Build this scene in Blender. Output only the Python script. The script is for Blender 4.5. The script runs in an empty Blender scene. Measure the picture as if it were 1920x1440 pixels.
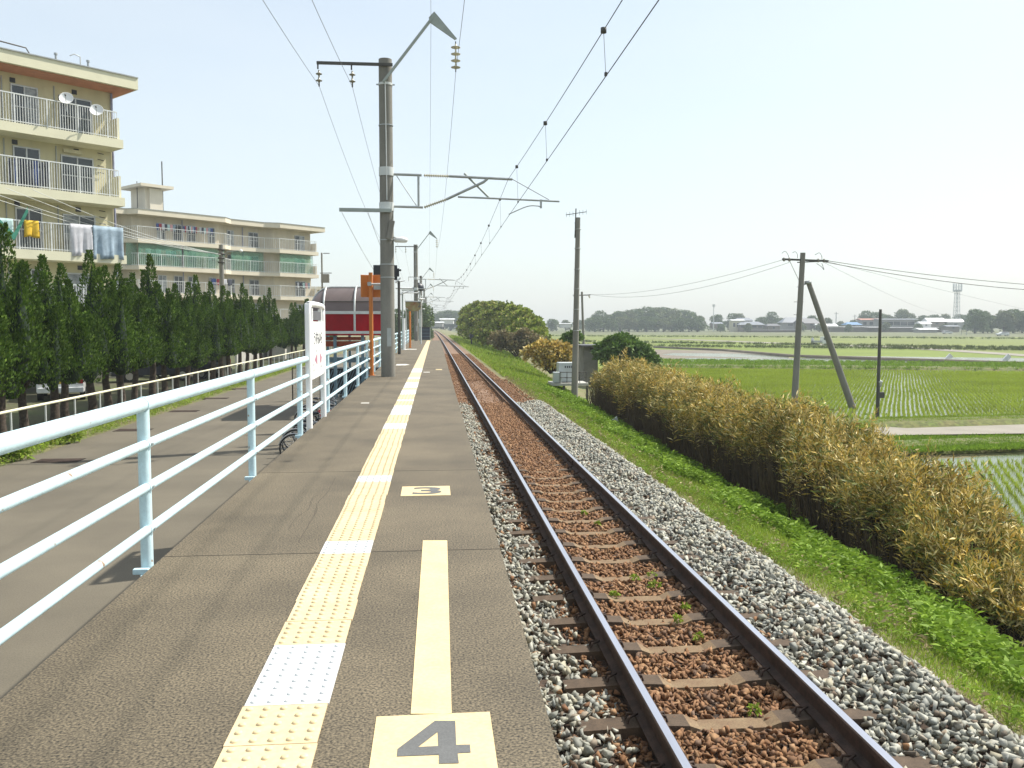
import bpy, bmesh, math, random
import numpy as np
from mathutils import Vector, Matrix
rng = np.random.default_rng(7); random.seed(7)
R = math.radians
sc = bpy.context.scene
# ---------------------------------------------------------------- camera
F = 1632.0; CAMZ = 1.375
BETA = R(5.136); PITCH = math.atan(111/1632)
cam = bpy.data.cameras.new('camera'); cob = bpy.data.objects.new('camera', cam)
sc.collection.objects.link(cob); sc.camera = cob
cam.sensor_width = 36; cam.lens = F/1920*36; cam.clip_start = .05; cam.clip_end = 6000
cob.location = (0, 0, CAMZ); cob.rotation_euler = (math.pi/2-PITCH, 0, -BETA)
# ---------------------------------------------------------------- sky, sun, exposure
SAZ, SEL = R(68), R(52)
w = bpy.data.worlds.new('World'); sc.world = w; w.use_nodes = True
nt = w.node_tree; bg = nt.nodes['Background']
sky = nt.nodes.new('ShaderNodeTexSky'); sky.sky_type = 'NISHITA'; sky.sun_disc = False
sky.sun_elevation = SEL; sky.sun_rotation = SAZ; sky.air_density = 1.1; sky.dust_density = 1.6; sky.ozone_density = 0.6
tint = nt.nodes.new('ShaderNodeMix'); tint.data_type = 'RGBA'; tint.blend_type = 'MULTIPLY'; tint.inputs[0].default_value = 1; tint.inputs[7].default_value = (.99, 1.01, .98, 1)
nt.links.new(sky.outputs[0], tint.inputs[6]); veil = nt.nodes.new('ShaderNodeMix'); veil.data_type = 'RGBA'; veil.inputs[7].default_value = (5.1, 5.4, 5.5, 1)
wtc = nt.nodes.new('ShaderNodeTexCoord'); wmp = nt.nodes.new('ShaderNodeMapping'); wmp.inputs['Scale'].default_value = (1, 1, 3.5); wn = nt.nodes.new('ShaderNodeTexNoise'); wn.inputs['Scale'].default_value = 1.6; wn.inputs['Detail'].default_value = 5
wr = nt.nodes.new('ShaderNodeMapRange'); wr.inputs[1].default_value = .3; wr.inputs[2].default_value = .7; wr.inputs[3].default_value = .42; wr.inputs[4].default_value = .60
nt.links.new(wtc.outputs['Generated'], wmp.inputs[0]); nt.links.new(wmp.outputs[0], wn.inputs['Vector']); nt.links.new(wn.outputs[0], wr.inputs[0]); nt.links.new(wr.outputs[0], veil.inputs[0])
nt.links.new(tint.outputs[2], veil.inputs[6]); nt.links.new(veil.outputs[2], bg.inputs[0]); bg.inputs[1].default_value = 0.138
sl = bpy.data.lights.new('sun', 'SUN'); sl.energy = 5.0; sl.angle = R(.8); sl.color = (1, .95, .86)
so = bpy.data.objects.new('sun', sl); sc.collection.objects.link(so)
S = Vector((math.sin(SAZ)*math.cos(SEL), math.cos(SAZ)*math.cos(SEL), math.sin(SEL)))
so.rotation_euler = S.to_track_quat('Z', 'Y').to_euler()
sc.view_settings.view_transform = 'Standard'; sc.view_settings.look = 'None'
sc.view_settings.exposure = 0.5; sc.view_settings.gamma = 1
sc.cycles.volume_bounces = 0; sc.cycles.max_bounces = 6; sc.cycles.transparent_max_bounces = 12
# ---------------------------------------------------------------- measuring helpers
_rot = Matrix.Rotation(-BETA, 3, 'Z') @ Matrix.Rotation(math.pi/2-PITCH, 3, 'X')
def ray(px, py): return _rot @ Vector(((px-960)/F, (720-py)/F, -1))
def W(px, py, z):
    d = ray(px, py); t = (z-CAMZ)/d.z; return Vector((d.x*t, d.y*t, z))
def D(px, py, Y):
    d = ray(px, py); t = Y/d.y; return Vector((d.x*t, Y, CAMZ+d.z*t))
def proj(p):
    q = _rot.transposed() @ (Vector(p)-Vector((0, 0, CAMZ))); return (960+F*q.x/-q.z, 720-F*q.y/-q.z)
# ---------------------------------------------------------------- materials
def mat(name, col, rough=.7, metal=0, var=.12, vs=3., bump=0., bs=60., col2=None, fine=0., fs=200., island=None, alpha=None, spec=None, trans=None, stretch=None):
    m = bpy.data.materials.new(name); m.use_nodes = True; t = m.node_tree; N = t.nodes; L = t.links
    b = N['Principled BSDF']; b.inputs['Roughness'].default_value = rough; b.inputs['Metallic'].default_value = metal
    if spec is not None: b.inputs['Specular IOR Level'].default_value = spec
    tc = N.new('ShaderNodeTexCoord'); vec = tc.outputs['Object']
    if stretch:
        mp = N.new('ShaderNodeMapping'); mp.inputs['Scale'].default_value = stretch; L.new(vec, mp.inputs[0]); vec = mp.outputs[0]
    c = (*col, 1); out = None
    if island:
        g = N.new('ShaderNodeNewGeometry'); cr = N.new('ShaderNodeValToRGB'); L.new(g.outputs['Random Per Island'], cr.inputs[0])
        e = cr.color_ramp.elements
        while len(e) < len(island): e.new(.5)
        for i, k in enumerate(island):
            e[i].position = i/max(1, len(island)-1); e[i].color = (*k, 1)
        out = cr.outputs[0]
    if var or col2:
        n = N.new('ShaderNodeTexNoise'); n.inputs['Scale'].default_value = vs; n.inputs['Detail'].default_value = 6
        n.inputs['Roughness'].default_value = .62; L.new(vec, n.inputs['Vector'])
        mr = N.new('ShaderNodeMapRange'); L.new(n.outputs[0], mr.inputs[0]); mr.inputs[1].default_value = .33; mr.inputs[2].default_value = .67
        mx = N.new('ShaderNodeMix'); mx.data_type = 'RGBA'
        if out is None:
            c2 = col2 or tuple(max(0, x*(1-2*var)) for x in col)
            mx.inputs[6].default_value = c; mx.inputs[7].default_value = (*c2, 1); L.new(mr.outputs[0], mx.inputs[0])
        else:
            mx.blend_type = 'MULTIPLY'; mx.inputs[0].default_value = 1
            mr.inputs[3].default_value = 1-var; mr.inputs[4].default_value = 1+var; L.new(out, mx.inputs[6]); L.new(mr.outputs[0], mx.inputs[7])
        out = mx.outputs[2]
    if fine:
        n2 = N.new('ShaderNodeTexNoise'); n2.inputs['Scale'].default_value = fs; n2.inputs['Detail'].default_value = 3; L.new(vec, n2.inputs['Vector'])
        mr2 = N.new('ShaderNodeMapRange'); L.new(n2.outputs[0], mr2.inputs[0]); mr2.inputs[1].default_value = .3; mr2.inputs[2].default_value = .7
        mr2.inputs[3].default_value = 1-fine; mr2.inputs[4].default_value = 1+fine
        mx2 = N.new('ShaderNodeMix'); mx2.data_type = 'RGBA'; mx2.blend_type = 'MULTIPLY'; mx2.inputs[0].default_value = 1
        if out is None: mx2.inputs[6].default_value = c
        else: L.new(out, mx2.inputs[6])
        L.new(mr2.outputs[0], mx2.inputs[7]); out = mx2.outputs[2]
    if out is None: b.inputs['Base Color'].default_value = c
    else: L.new(out, b.inputs['Base Color'])
    if bump:
        n3 = N.new('ShaderNodeTexNoise'); n3.inputs['Scale'].default_value = bs; n3.inputs['Detail'].default_value = 5; L.new(vec, n3.inputs['Vector'])
        bp = N.new('ShaderNodeBump'); bp.inputs['Strength'].default_value = bump; bp.inputs['Distance'].default_value = .02
        L.new(n3.outputs[0], bp.inputs['Height']); L.new(bp.outputs[0], b.inputs['Normal'])
    if alpha is not None: b.inputs['Alpha'].default_value = alpha
    if trans:   # thin leaf or cloth: let some light through
        td = N.new('ShaderNodeBsdfTranslucent'); ms = N.new('ShaderNodeMixShader'); ms.inputs[0].default_value = trans
        if out is not None: L.new(out, td.inputs[0])
        else: td.inputs[0].default_value = c
        L.new(b.outputs[0], ms.inputs[1]); L.new(td.outputs[0], ms.inputs[2]); L.new(ms.outputs[0], N['Material Output'].inputs[0])
    return m
M = {}
def defm(k, *a, **kw): M[k] = mat(k, *a, **kw)
defm('platform', (.140, .113, .072), .82, var=.22, vs=.9, fine=.95, fs=100)
defm('platform_crack', (.085, .07, .05), .95)
defm('platform_side', (.2, .18, .15), .9)
defm('tile_yellow', (.68, .54, .32), .6, var=.10, vs=3.5, fine=.09, fs=40)
defm('tile_white', (.66, .67, .66), .5, var=.06, vs=5)
defm('paint_yellow', (.70, .55, .30), .6, var=.08, vs=5, fine=.08, fs=60)
defm('paint_white', (.75, .72, .65), .6)
defm('paint_faded', (.5, .40, .22), .8)
defm('glyph_grey', (.13, .132, .13), .8, fine=.15, fs=150)
defm('fence_blue', (.56, .74, .80), .42, var=.07, vs=9, fine=.05, fs=60)
defm('white_paint', (.80, .81, .80), .4, var=.03)
defm('asphalt_road', (.140, .121, .086), .85, var=.14, vs=.5, fine=.2, fs=60, bump=.2, bs=90)
defm('grate', (.03, .027, .024), .9, spec=.1)
defm('concrete_pole', (.235, .225, .195), .85, var=.14, vs=2.5, fine=.1, fs=90, stretch=(1, 1, .3))
defm('galv', (.42, .44, .43), .45, metal=.55, var=.12)
defm('galv_pale', (.62, .64, .62), .5, metal=.2, var=.08)
defm('dark_steel', (.10, .095, .085), .6, metal=.4)
defm('pale_steel', (.36, .40, .37), .6, metal=.2)
defm('insulator', (.62, .58, .45), .25)
defm('insulator_dark', (.30, .28, .22), .3)
defm('wire', (.07, .07, .065), .6)
defm('wire_pale', (.22, .23, .23), .6)
defm('rail_rust', (.075, .045, .032), .85, var=.3, vs=9, fine=.2, fs=80)
defm('rail_shine', (.55, .56, .62), .28, metal=.75, var=.06, vs=8, stretch=(1, .1, 1))
defm('sleeper', (.22, .16, .09), .9, var=.15, vs=7, fine=.25, fs=90, col2=(.16, .10, .055))
defm('sleeper_end', (.10, .068, .043), .9, var=.2, vs=8, fine=.25, fs=90)
defm('grey_stone', (.5, .5, .5), .85, var=.18, vs=30, island=[(.14, .09, .055), (.19, .195, .165), (.32, .32, .27), (.24, .245, .215), (.41, .405, .33), (.36, .33, .24), (.21, .22, .205), (.50, .49, .41), (.33, .325, .28), (.25, .19, .13)])
defm('brown_stone', (.3, .2, .1), .9, var=.22, vs=30, island=[(.12, .060, .028), (.22, .112, .052), (.28, .155, .075), (.17, .08, .036), (.31, .185, .095), (.24, .12, .052), (.19, .095, .045), (.15, .10, .07)])
defm('ballast_bed', (.07, .045, .03), .95, var=.3, vs=6, fine=.4, fs=40, bump=.8, bs=30)
defm('ballast_far', (.26, .16, .10), .95, var=.25, vs=1.2, fine=.35, fs=18, bump=.8, bs=20)
defm('earth_grass', (.13, .16, .05), .95, var=.2, vs=.6, col2=(.17, .13, .07), fine=.3, fs=12)
defm('field_green', (.145, .19, .010), .9, var=.1, vs=.05, col2=(.11, .155, .01), fine=.15, fs=3)
defm('verge', (.085, .12, .02), .95, var=.3, vs=1.2, col2=(.13, .12, .04), fine=.4, fs=6)
defm('field_pale', (.155, .185, .018), .9, var=.1, vs=.04, col2=(.11, .135, .025), fine=.15, fs=2)
defm('field_brown', (.12, .12, .05), .9, var=.1, vs=.08, col2=(.09, .11, .035), fine=.2, fs=2)
defm('mud', (.2, .165, .12), .75, var=.2, vs=.5)
defm('farm_road', (.27, .245, .20), .9, var=.1, vs=.7, fine=.12, fs=30)
defm('left_earth', (.07, .058, .035), .95, var=.3, vs=.35, col2=(.075, .095, .025), fine=.25, fs=10)
defm('water', (.10, .12, .045), .14, var=.2, vs=.6, bump=.05, bs=6, spec=.35)
GR = [(.15, .23, .025), (.22, .33, .035), (.29, .39, .05), (.18, .28, .03), (.34, .37, .09), (.25, .35, .04)]
defm('grass', (.1, .2, .05), .7, var=.3, vs=.8, island=GR, trans=.3, spec=.15)
defm('weed', (.1, .2, .05), .6, var=.25, vs=1.2, island=[(.12, .20, .02), (.18, .30, .03), (.26, .38, .045), (.15, .25, .03)], trans=.3, spec=.15)
defm('dry_grass', (.1, .2, .05), .8, var=.2, vs=1.2, island=[(.28, .24, .11), (.36, .30, .15), (.22, .17, .08), (.3, .3, .12)], trans=.25)
defm('rice', (.2, .3, .05), .6, var=.15, vs=.2, island=[(.27, .36, .03), (.34, .42, .05), (.29, .38, .04), (.38, .44, .07)], trans=.35, spec=.15)
defm('straw_leaf', (.4, .3, .1), .6, var=.3, vs=1.5, island=[(.48, .31, .05), (.64, .48, .13), (.22, .15, .035), (.82, .70, .36), (.55, .36, .04), (.22, .21, .045), (.72, .57, .18), (.11, .11, .03)], trans=.12, spec=.25)
defm('bamboo_green', (.2, .2, .05), .6, var=.3, vs=1.5, island=[(.10, .14, .03), (.18, .21, .05), (.06, .09, .02), (.26, .24, .08), (.13, .17, .035)], trans=.12, spec=.25)
defm('cane', (.16, .11, .055), .8, var=.3, vs=3, island=[(.07, .045, .02), (.12, .085, .045), (.045, .03, .018)])
defm('hedge_shade', (.035, .025, .013), .95, var=.3, vs=6, fine=.5, fs=40, bump=.8, bs=25)  # shade inside the hedge, put into the core's very dark brown
defm('juniper', (.05, .12, .02), .75, var=.4, vs=.9, island=[(.030, .065, .008), (.055, .11, .012), (.09, .155, .018), (.04, .085, .01), (.12, .19, .024), (.065, .125, .014)], trans=.15, spec=.15)
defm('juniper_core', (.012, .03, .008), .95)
defm('bark', (.10, .075, .055), .95, var=.3, vs=12, bump=.6, bs=30)
defm('leaf_dark', (.05, .12, .02), .7, var=.3, vs=.8, island=[(.05, .10, .015), (.09, .17, .025), (.15, .24, .04), (.07, .13, .02)], trans=.2)
defm('leaf_mix', (.05, .12, .02), .7, var=.35, vs=.25, island=[(.20, .27, .04), (.29, .36, .06), (.39, .41, .09), (.12, .18, .03), (.31, .28, .09), (.08, .12, .02), (.25, .34, .05)], trans=.2, spec=.15)
defm('leaf_brown', (.05, .12, .02), .8, var=.3, vs=.4, island=[(.22, .15, .08), (.27, .22, .11), (.15, .12, .06), (.18, .18, .07), (.30, .25, .14)], trans=.2)
defm('far_leaf', (.05, .1, .03), .8, var=.25, vs=.08, island=[(.065, .11, .03), (.11, .17, .04), (.085, .135, .035), (.15, .21, .05)], trans=.1)
defm('far_leaf_light', (.05, .1, .03), .8, var=.2, vs=.08, island=[(.12, .16, .05), (.18, .20, .07), (.10, .14, .05), (.16, .2, .06)], trans=.1)
defm('cream', (.66, .61, .40), .85, var=.11, vs=.7, stretch=(1, 1, .25))
defm('cream_edge', (.74, .71, .52), .8, var=.05, vs=1)
defm('beige', (.60, .54, .42), .85, var=.11, vs=.7, stretch=(1, 1, .25))
defm('beige_edge', (.72, .65, .51), .8, var=.05, vs=1)
defm('soffit', (.62, .28, .18), .8, var=.08)
defm('glass_dark', (.045, .055, .06), .12, spec=.6, var=.2, vs=1)
defm('curtain', (.35, .38, .40), .4, var=.3, vs=3)
defm('aluminium', (.55, .56, .55), .4, metal=.3)
defm('railing_white', (.74, .76, .74), .45)
defm('pipe_blue', (.30, .31, .42), .6)
defm('cloth_white', (.80, .80, .84), .8, trans=.3); defm('cloth_blue', (.36, .47, .56), .8, var=.2, vs=3)
defm('cloth_yellow', (.78, .50, .03), .8); defm('cloth_aqua', (.50, .68, .66), .8); defm('cloth_dark', (.07, .075, .10), .9)
defm('cloth_red', (.45, .05, .07), .8); defm('cloth_pink', (.75, .40, .42), .8); defm('cloth_navy', (.06, .10, .28), .8)
defm('net_green', (.16, .42, .28), .8, alpha=.33)
defm('net_green2', (.06, .32, .22), .8, alpha=.75)
defm('orange', (.62, .20, .035), .5, var=.1, vs=3)
defm('black', (.022, .026, .034), .4); defm('navy_panel', (.045, .055, .085), .5)
defm('smoke_poly', (.21, .165, .155), .35, var=.1, vs=1.2, trans=.3)
defm('red_poly', (.55, .008, .022), .45, var=.15, vs=2, trans=.5)
defm('red_bright', (.75, .02, .03), .4)
defm('steel_blue', (.16, .26, .32), .5); defm('orange_board', (.36, .07, .025), .6)
defm('rubber', (.02, .02, .02), .8); defm('silver', (.6, .6, .6), .3, metal=.8)
defm('car_white', (.80, .81, .80), .25); defm('car_silver', (.45, .46, .48), .3, metal=.4); defm('car_dark', (.03, .035, .05), .25)
defm('tail_red', (.45, .01, .02), .25); defm('plate_yellow', (.7, .5, .05), .5)
defm('sign_white', (.86, .86, .85), .35, var=.02); defm('sign_grey', (.12, .12, .13), .6); defm('sign_faint', (.62, .64, .64), .6); defm('sign_pink', (.52, .22, .30), .6)
defm('rust_sign', (.30, .31, .14), .7, var=.4, vs=3, col2=(.26, .12, .05))
defm('cab_grey', (.50, .54, .54), .5, var=.08); defm('hut_wall', (.25, .24, .22), .9, var=.15, vs=1.5)
defm('roof_grey', (.22, .24, .27), .5, var=.1, vs=1); defm('roof_dark', (.13, .13, .14), .7, var=.1); defm('roof_blue', (.10, .25, .45), .5)
defm('roof_white', (.75, .76, .76), .5); defm('roof_red', (.38, .16, .10), .7); defm('wall_white', (.65, .64, .60), .8); defm('wall_grey', (.35, .34, .33), .85); defm('wall_cream', (.66, .62, .44), .85); defm('wall_brown', (.24, .20, .16), .85)
defm('block_wall', (.45, .44, .40), .9, var=.1)
defm('skin', (.45, .28, .2), .6); defm('hair', (.02, .017, .015), .6)
# ---------------------------------------------------------------- object helpers
_m = M['fence_blue'].node_tree; _b = _m.nodes['Principled BSDF']; _src = _b.inputs['Base Color'].links[0].from_socket
_tc = _m.nodes.new('ShaderNodeTexCoord'); _n = _m.nodes.new('ShaderNodeTexNoise'); _n.inputs['Scale'].default_value = 14; _n.inputs['Detail'].default_value = 8; _m.links.new(_tc.outputs['Object'], _n.inputs['Vector'])
_r = _m.nodes.new('ShaderNodeMapRange'); _r.inputs[1].default_value = .66; _r.inputs[2].default_value = .72; _m.links.new(_n.outputs[0], _r.inputs[0])
_x = _m.nodes.new('ShaderNodeMix'); _x.data_type = 'RGBA'; _x.inputs[7].default_value = (.30, .20, .13, 1); _m.links.new(_r.outputs[0], _x.inputs[0]); _m.links.new(_src, _x.inputs[6]); _m.links.new(_x.outputs[2], _b.inputs['Base Color'])
C = sc.collection; ROOT = {}
def thing(name, label, cat, loc=(0, 0, 0), rz=0, group=None, kind=None):
    o = bpy.data.objects.new(name, None); C.objects.link(o); o.empty_display_size = .2
    o.location = loc; o.rotation_euler = (0, 0, rz); o['label'] = label; o['category'] = cat
    if group: o['group'] = group
    if kind: o['kind'] = kind
    ROOT[o.name] = Vector(loc); return o
def tag(o, label=None, cat=None, group=None, kind=None):
    if label: o['label'] = label
    if cat: o['category'] = cat
    if group: o['group'] = group
    if kind: o['kind'] = kind
    return o
def dup(o, loc=None, rz=None, scale=None, label=None, parent=None):
    c = o.copy(); C.objects.link(c)
    if parent is not None: c.parent = parent
    if loc is not None: c.location = loc
    if rz is not None: c.rotation_euler = (0, 0, rz)
    if scale is not None: c.scale = (scale,)*3 if not hasattr(scale, '__len__') else scale
    if label: c['label'] = label
    for ch in [x for x in o.children]: dup(ch, parent=c)
    return c
def frame(d):
    d = Vector(d).normalized(); a = Vector((0, 0, 1)) if abs(d.z) < .95 else Vector((1, 0, 0))
    u = d.cross(a).normalized(); return u, d.cross(u).normalized()
class MB:
    def __init__(s): s.v = []; s.f = []; s.m = []; s.s = []; s.mats = []
    def _mi(s, m):
        m = M[m] if isinstance(m, str) else m
        if m not in s.mats: s.mats.append(m)
        return s.mats.index(m)
    def add(s, V, Fs, m, smooth=False):
        b = len(s.v); s.v += [tuple(x) for x in V]; k = s._mi(m)
        for f in Fs: s.f.append(tuple(b+i for i in f)); s.m.append(k); s.s.append(smooth)
        return s
    def box(s, x0, x1, y0, y1, z0, z1, m, rz=0, c=None):
        V = [(x, y, z) for z in (z0, z1) for y in (y0, y1) for x in (x0, x1)]
        if rz:
            cx, cy = c or ((x0+x1)/2, (y0+y1)/2); a, b_ = math.cos(rz), math.sin(rz)
            V = [(cx+(x-cx)*a-(y-cy)*b_, cy+(x-cx)*b_+(y-cy)*a, z) for x, y, z in V]
        return s.add(V, [(0, 2, 3, 1), (4, 5, 7, 6), (0, 1, 5, 4), (2, 6, 7, 3), (0, 4, 6, 2), (1, 3, 7, 5)], m)
    def bar(s, p0, p1, wd, h, m, up=(0, 0, 1)):
        p0 = Vector(p0); p1 = Vector(p1); d = (p1-p0).normalized(); u = d.cross(Vector(up))
        if u.length < 1e-3: u = Vector((1, 0, 0))
        u.normalize(); v = u.cross(d).normalized(); V = []
        for p in (p0, p1):
            for a, b in ((-1, -1), (1, -1), (1, 1), (-1, 1)): V.append(p+u*a*wd/2+v*b*h/2)
        return s.add(V, [(0, 1, 2, 3), (7, 6, 5, 4), (0, 4, 5, 1), (1, 5, 6, 2), (2, 6, 7, 3), (3, 7, 4, 0)], m)
    def cyl(s, p0, p1, r0, m, r1=None, n=12, caps=True):
        return s.tube([p0, p1], [r0, r0 if r1 is None else r1], m, n, caps)
    def tube(s, pts, r, m, n=8, caps=True, closed=False):
        pts = [Vector(p) for p in pts]; k = len(pts); rr = r if hasattr(r, '__len__') else [r]*k; V = []; u = None
        for i, p in enumerate(pts):
            if closed: d = pts[(i+1) % k]-pts[i-1]
            else: d = pts[min(i+1, k-1)]-pts[max(i-1, 0)]
            d.normalize()
            if u is None: u, v = frame(d)
            else:
                u = (u-d*u.dot(d)); u.normalize(); v = d.cross(u)
            for j in range(n):
                a = 2*math.pi*j/n; V.append(p+(u*math.cos(a)+v*math.sin(a))*rr[i])
        Fs = []
        for i in range(k if closed else k-1):
            for j in range(n):
                a = i*n+j; b = i*n+(j+1) % n; c = ((i+1) % k)*n+(j+1) % n; d_ = ((i+1) % k)*n+j; Fs.append((a, b, c, d_))
        s.add(V, Fs, m, True)
        if caps and not closed:
            s.add(V[:n], [tuple(range(n-1, -1, -1))], m); s.add(V[-n:], [tuple(range(n))], m)
        return s
    def lathe(s, c, prof, m, n=16, axis=(0, 0, 1)):
        c = Vector(c); d = Vector(axis).normalized(); u, v = frame(d); V = []
        for r, h in prof:
            for j in range(n):
                a = 2*math.pi*j/n; V.append(c+d*h+(u*math.cos(a)+v*math.sin(a))*max(r, 1e-4))
        Fs = [(i*n+j, i*n+(j+1) % n, (i+1)*n+(j+1) % n, (i+1)*n+j) for i in range(len(prof)-1) for j in range(n)]
        return s.add(V, Fs, m, True)
    def prism(s, poly, z0, z1, m, top=None):
        n = len(poly); V = [(x, y, z0) for x, y in poly]+[(x, y, z1) for x, y in poly]
        s.add(V, [(i, (i+1) % n, n+(i+1) % n, n+i) for i in range(n)], m)
        s.add(V[:n], [tuple(range(n-1, -1, -1))], m); s.add(V[n:], [tuple(range(n))], top or m); return s
    def sheet(s, a, b, c, d, m): return s.add([a, b, c, d], [(0, 1, 2, 3)], m)
    def build(s, name, parent=None, root=None, bevel=0, label=None):
        me = bpy.data.meshes.new(name)
        off = ROOT.get(root.name if root else (parent.name if parent else ''), None) if (root or parent) else None
        V = s.v
        if off is not None and not getattr(s, 'local', False): V = [(x-off.x, y-off.y, z-off.z) for x, y, z in V]
        me.from_pydata(V, [], s.f)
        for m in s.mats: me.materials.append(m)
        me.polygons.foreach_set('material_index', s.m); me.polygons.foreach_set('use_smooth', s.s); me.update()
        o = bpy.data.objects.new(name, me); C.objects.link(o)
        if parent is not None: o.parent = parent; ROOT[o.name] = ROOT[parent.name]
        if bevel:
            b = o.modifiers.new('b', 'BEVEL'); b.width = bevel; b.segments = 2; b.limit_method = 'ANGLE'
        if label: o['label'] = label
        return o
def LMB():
    m = MB(); m.local = True; return m
def bulk(name, V, Fc, mats, mi=None, parent=None, smooth=False):
    V = np.asarray(V, np.float32).reshape(-1, 3); Fc = np.asarray(Fc, np.int32); k = Fc.shape[1]
    me = bpy.data.meshes.new(name); me.vertices.add(len(V)); me.vertices.foreach_set('co', V.ravel())
    me.loops.add(Fc.size); me.loops.foreach_set('vertex_index', Fc.ravel())
    me.polygons.add(len(Fc)); me.polygons.foreach_set('loop_start', np.arange(0, Fc.size, k, dtype=np.int32))
    try: me.polygons.foreach_set('loop_total', np.full(len(Fc), k, np.int32))
    except Exception: pass
    for m in (mats if isinstance(mats, list) else [mats]): me.materials.append(M[m])
    if mi is not None: me.polygons.foreach_set('material_index', np.asarray(mi, np.int32))
    if smooth: me.polygons.foreach_set('use_smooth', np.ones(len(Fc), bool))
    me.update(calc_edges=True); me.validate()
    o = bpy.data.objects.new(name, me); C.objects.link(o)
    if parent is not None: o.parent = parent; ROOT[o.name] = ROOT[parent.name]
    return o
def rotmats(n):
    q = rng.normal(size=(n, 4)); q /= np.linalg.norm(q, axis=1)[:, None]; a, b, c, d = q.T
    return np.stack([np.stack([1-2*(c*c+d*d), 2*(b*c-a*d), 2*(b*d+a*c)], 1), np.stack([2*(b*c+a*d), 1-2*(b*b+d*d), 2*(c*d-a*b)], 1), np.stack([2*(b*d-a*c), 2*(c*d+a*b), 1-2*(b*b+c*c)], 1)], 1)
def leaves(P, Dr, ln, wd, droop=.25, bend=True):
    """tapered leaves: P base (n,3), Dr direction (n,3), ln, wd arrays; each leaf its own island"""
    n = len(P); Dr = Dr/np.linalg.norm(Dr, axis=1)[:, None]
    up = rng.normal(size=(n, 3)); sd = np.cross(Dr, up); sd /= np.linalg.norm(sd, axis=1)[:, None]+1e-9
    ln = np.broadcast_to(ln, (n,))[:, None]; wd = np.broadcast_to(wd, (n,))[:, None]
    m = P+Dr*ln*.45; t = P+Dr*ln; t = t-np.array([0, 0, 1.])*ln*droop
    if bend:
        V = np.stack([P, m+sd*wd/2, t, m-sd*wd/2], 1); Fc = np.arange(n*4).reshape(n, 4)
    else:
        V = np.stack([P+sd*wd/2, t, P-sd*wd/2], 1); Fc = np.arange(n*3).reshape(n, 3)
    return V.reshape(-1, 3), Fc
def spline(pts, n):
    pts = [Vector(p) for p in pts]; out = []
    for i in range(len(pts)-1):
        p0, p1, p2, p3 = pts[max(i-1, 0)], pts[i], pts[i+1], pts[min(i+2, len(pts)-1)]
        for k in range(n):
            t = k/n; out.append(.5*((2*p1)+(p2-p0)*t+(2*p0-5*p1+4*p2-p3)*t*t+(3*p1-p0-3*p2+p3)*t**3))
    out.append(pts[-1]); return out
def text_mesh(txt, size, m, name, parent=None, ext=.001, bold=0):
    cu = bpy.data.curves.new(name, 'FONT'); cu.body = txt; cu.size = size; cu.extrude = ext; cu.align_x = 'CENTER'; cu.align_y = 'CENTER'; cu.offset = bold
    to = bpy.data.objects.new('tmp', cu); C.objects.link(to); bpy.context.view_layer.update()
    me = bpy.data.meshes.new_from_object(to.evaluated_get(bpy.context.evaluated_depsgraph_get()))
    bpy.data.objects.remove(to); me.materials.clear(); me.materials.append(M[m]); me.name = name
    cc_ = [sum(v.co[i] for v in (min(me.vertices, key=lambda q: q.co[i]), max(me.vertices, key=lambda q: q.co[i])))/2 for i in (0, 1)]
    for v in me.vertices: v.co.x -= cc_[0]; v.co.y -= cc_[1]
    o = bpy.data.objects.new(name, me); C.objects.link(o)
    if parent is not None: o.parent = parent
    return o
# ================================================================ SETTING
ROADZ, RAILZ, PZ = -1.75, -1.0, -2.82
def front_x(Y):   # foot of the bamboo thicket
    return float(np.interp(Y, [0, 5, 8, 12, 20, 30, 40, 60, 100, 200], [6.0, 6.1, 6.2, 6.3, 6.35, 6.5, 6.7, 7.5, 9, 9]))
def ground_z(x, y):
    if y < 78 and x < .42: return np.interp(x, [-1.7, -1.6], [ROADZ-.02, ROADZ-.03])
    if x < .5:
        return np.interp(x, [-6, -3, .5], [ROADZ-.02, -1.35, -1.33])
    fx = front_x(y)
    return float(np.interp(x, [.5, 3.5, 4.0, fx-.2, fx+2.2, 400], [-1.33, -1.33, -1.42, -2.2, PZ-.12, PZ-.12]))+.03*math.sin(y*1.3+x*2)*(3.9 < x < fx)
xs = [-2500, -900, -300, -100, -40, -20, -12, -8, -6, -4.5, -3, -1.7, -1.5, 0, .5, 1.2, 2, 2.8, 3.5, 3.75, 4.0, 4.3, 4.7, 5.1, 5.5, 5.9, 6.3, 6.8, 7.4, 8.0, 8.8, 10, 12, 16, 30, 80, 200, 500, 1200, 3000]
ys = [-60, -20, -5]+list(np.arange(0, 40, .8))+list(np.arange(40, 100, 4))+[77.9, 78.1]+list(np.arange(100, 260, 12))+[300, 400, 600, 900, 1500, 2500, 3500]
ys = sorted(ys)
V = [(x, y, ground_z(x, y)) for y in ys for x in xs]; nx = len(xs)
Fq = [(j*nx+i, j*nx+i+1, (j+1)*nx+i+1, (j+1)*nx+i) for j in range(len(ys)-1) for i in range(nx-1)]
tag(bulk('ground', V, Fq, 'earth_grass', smooth=True), kind='structure')
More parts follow.
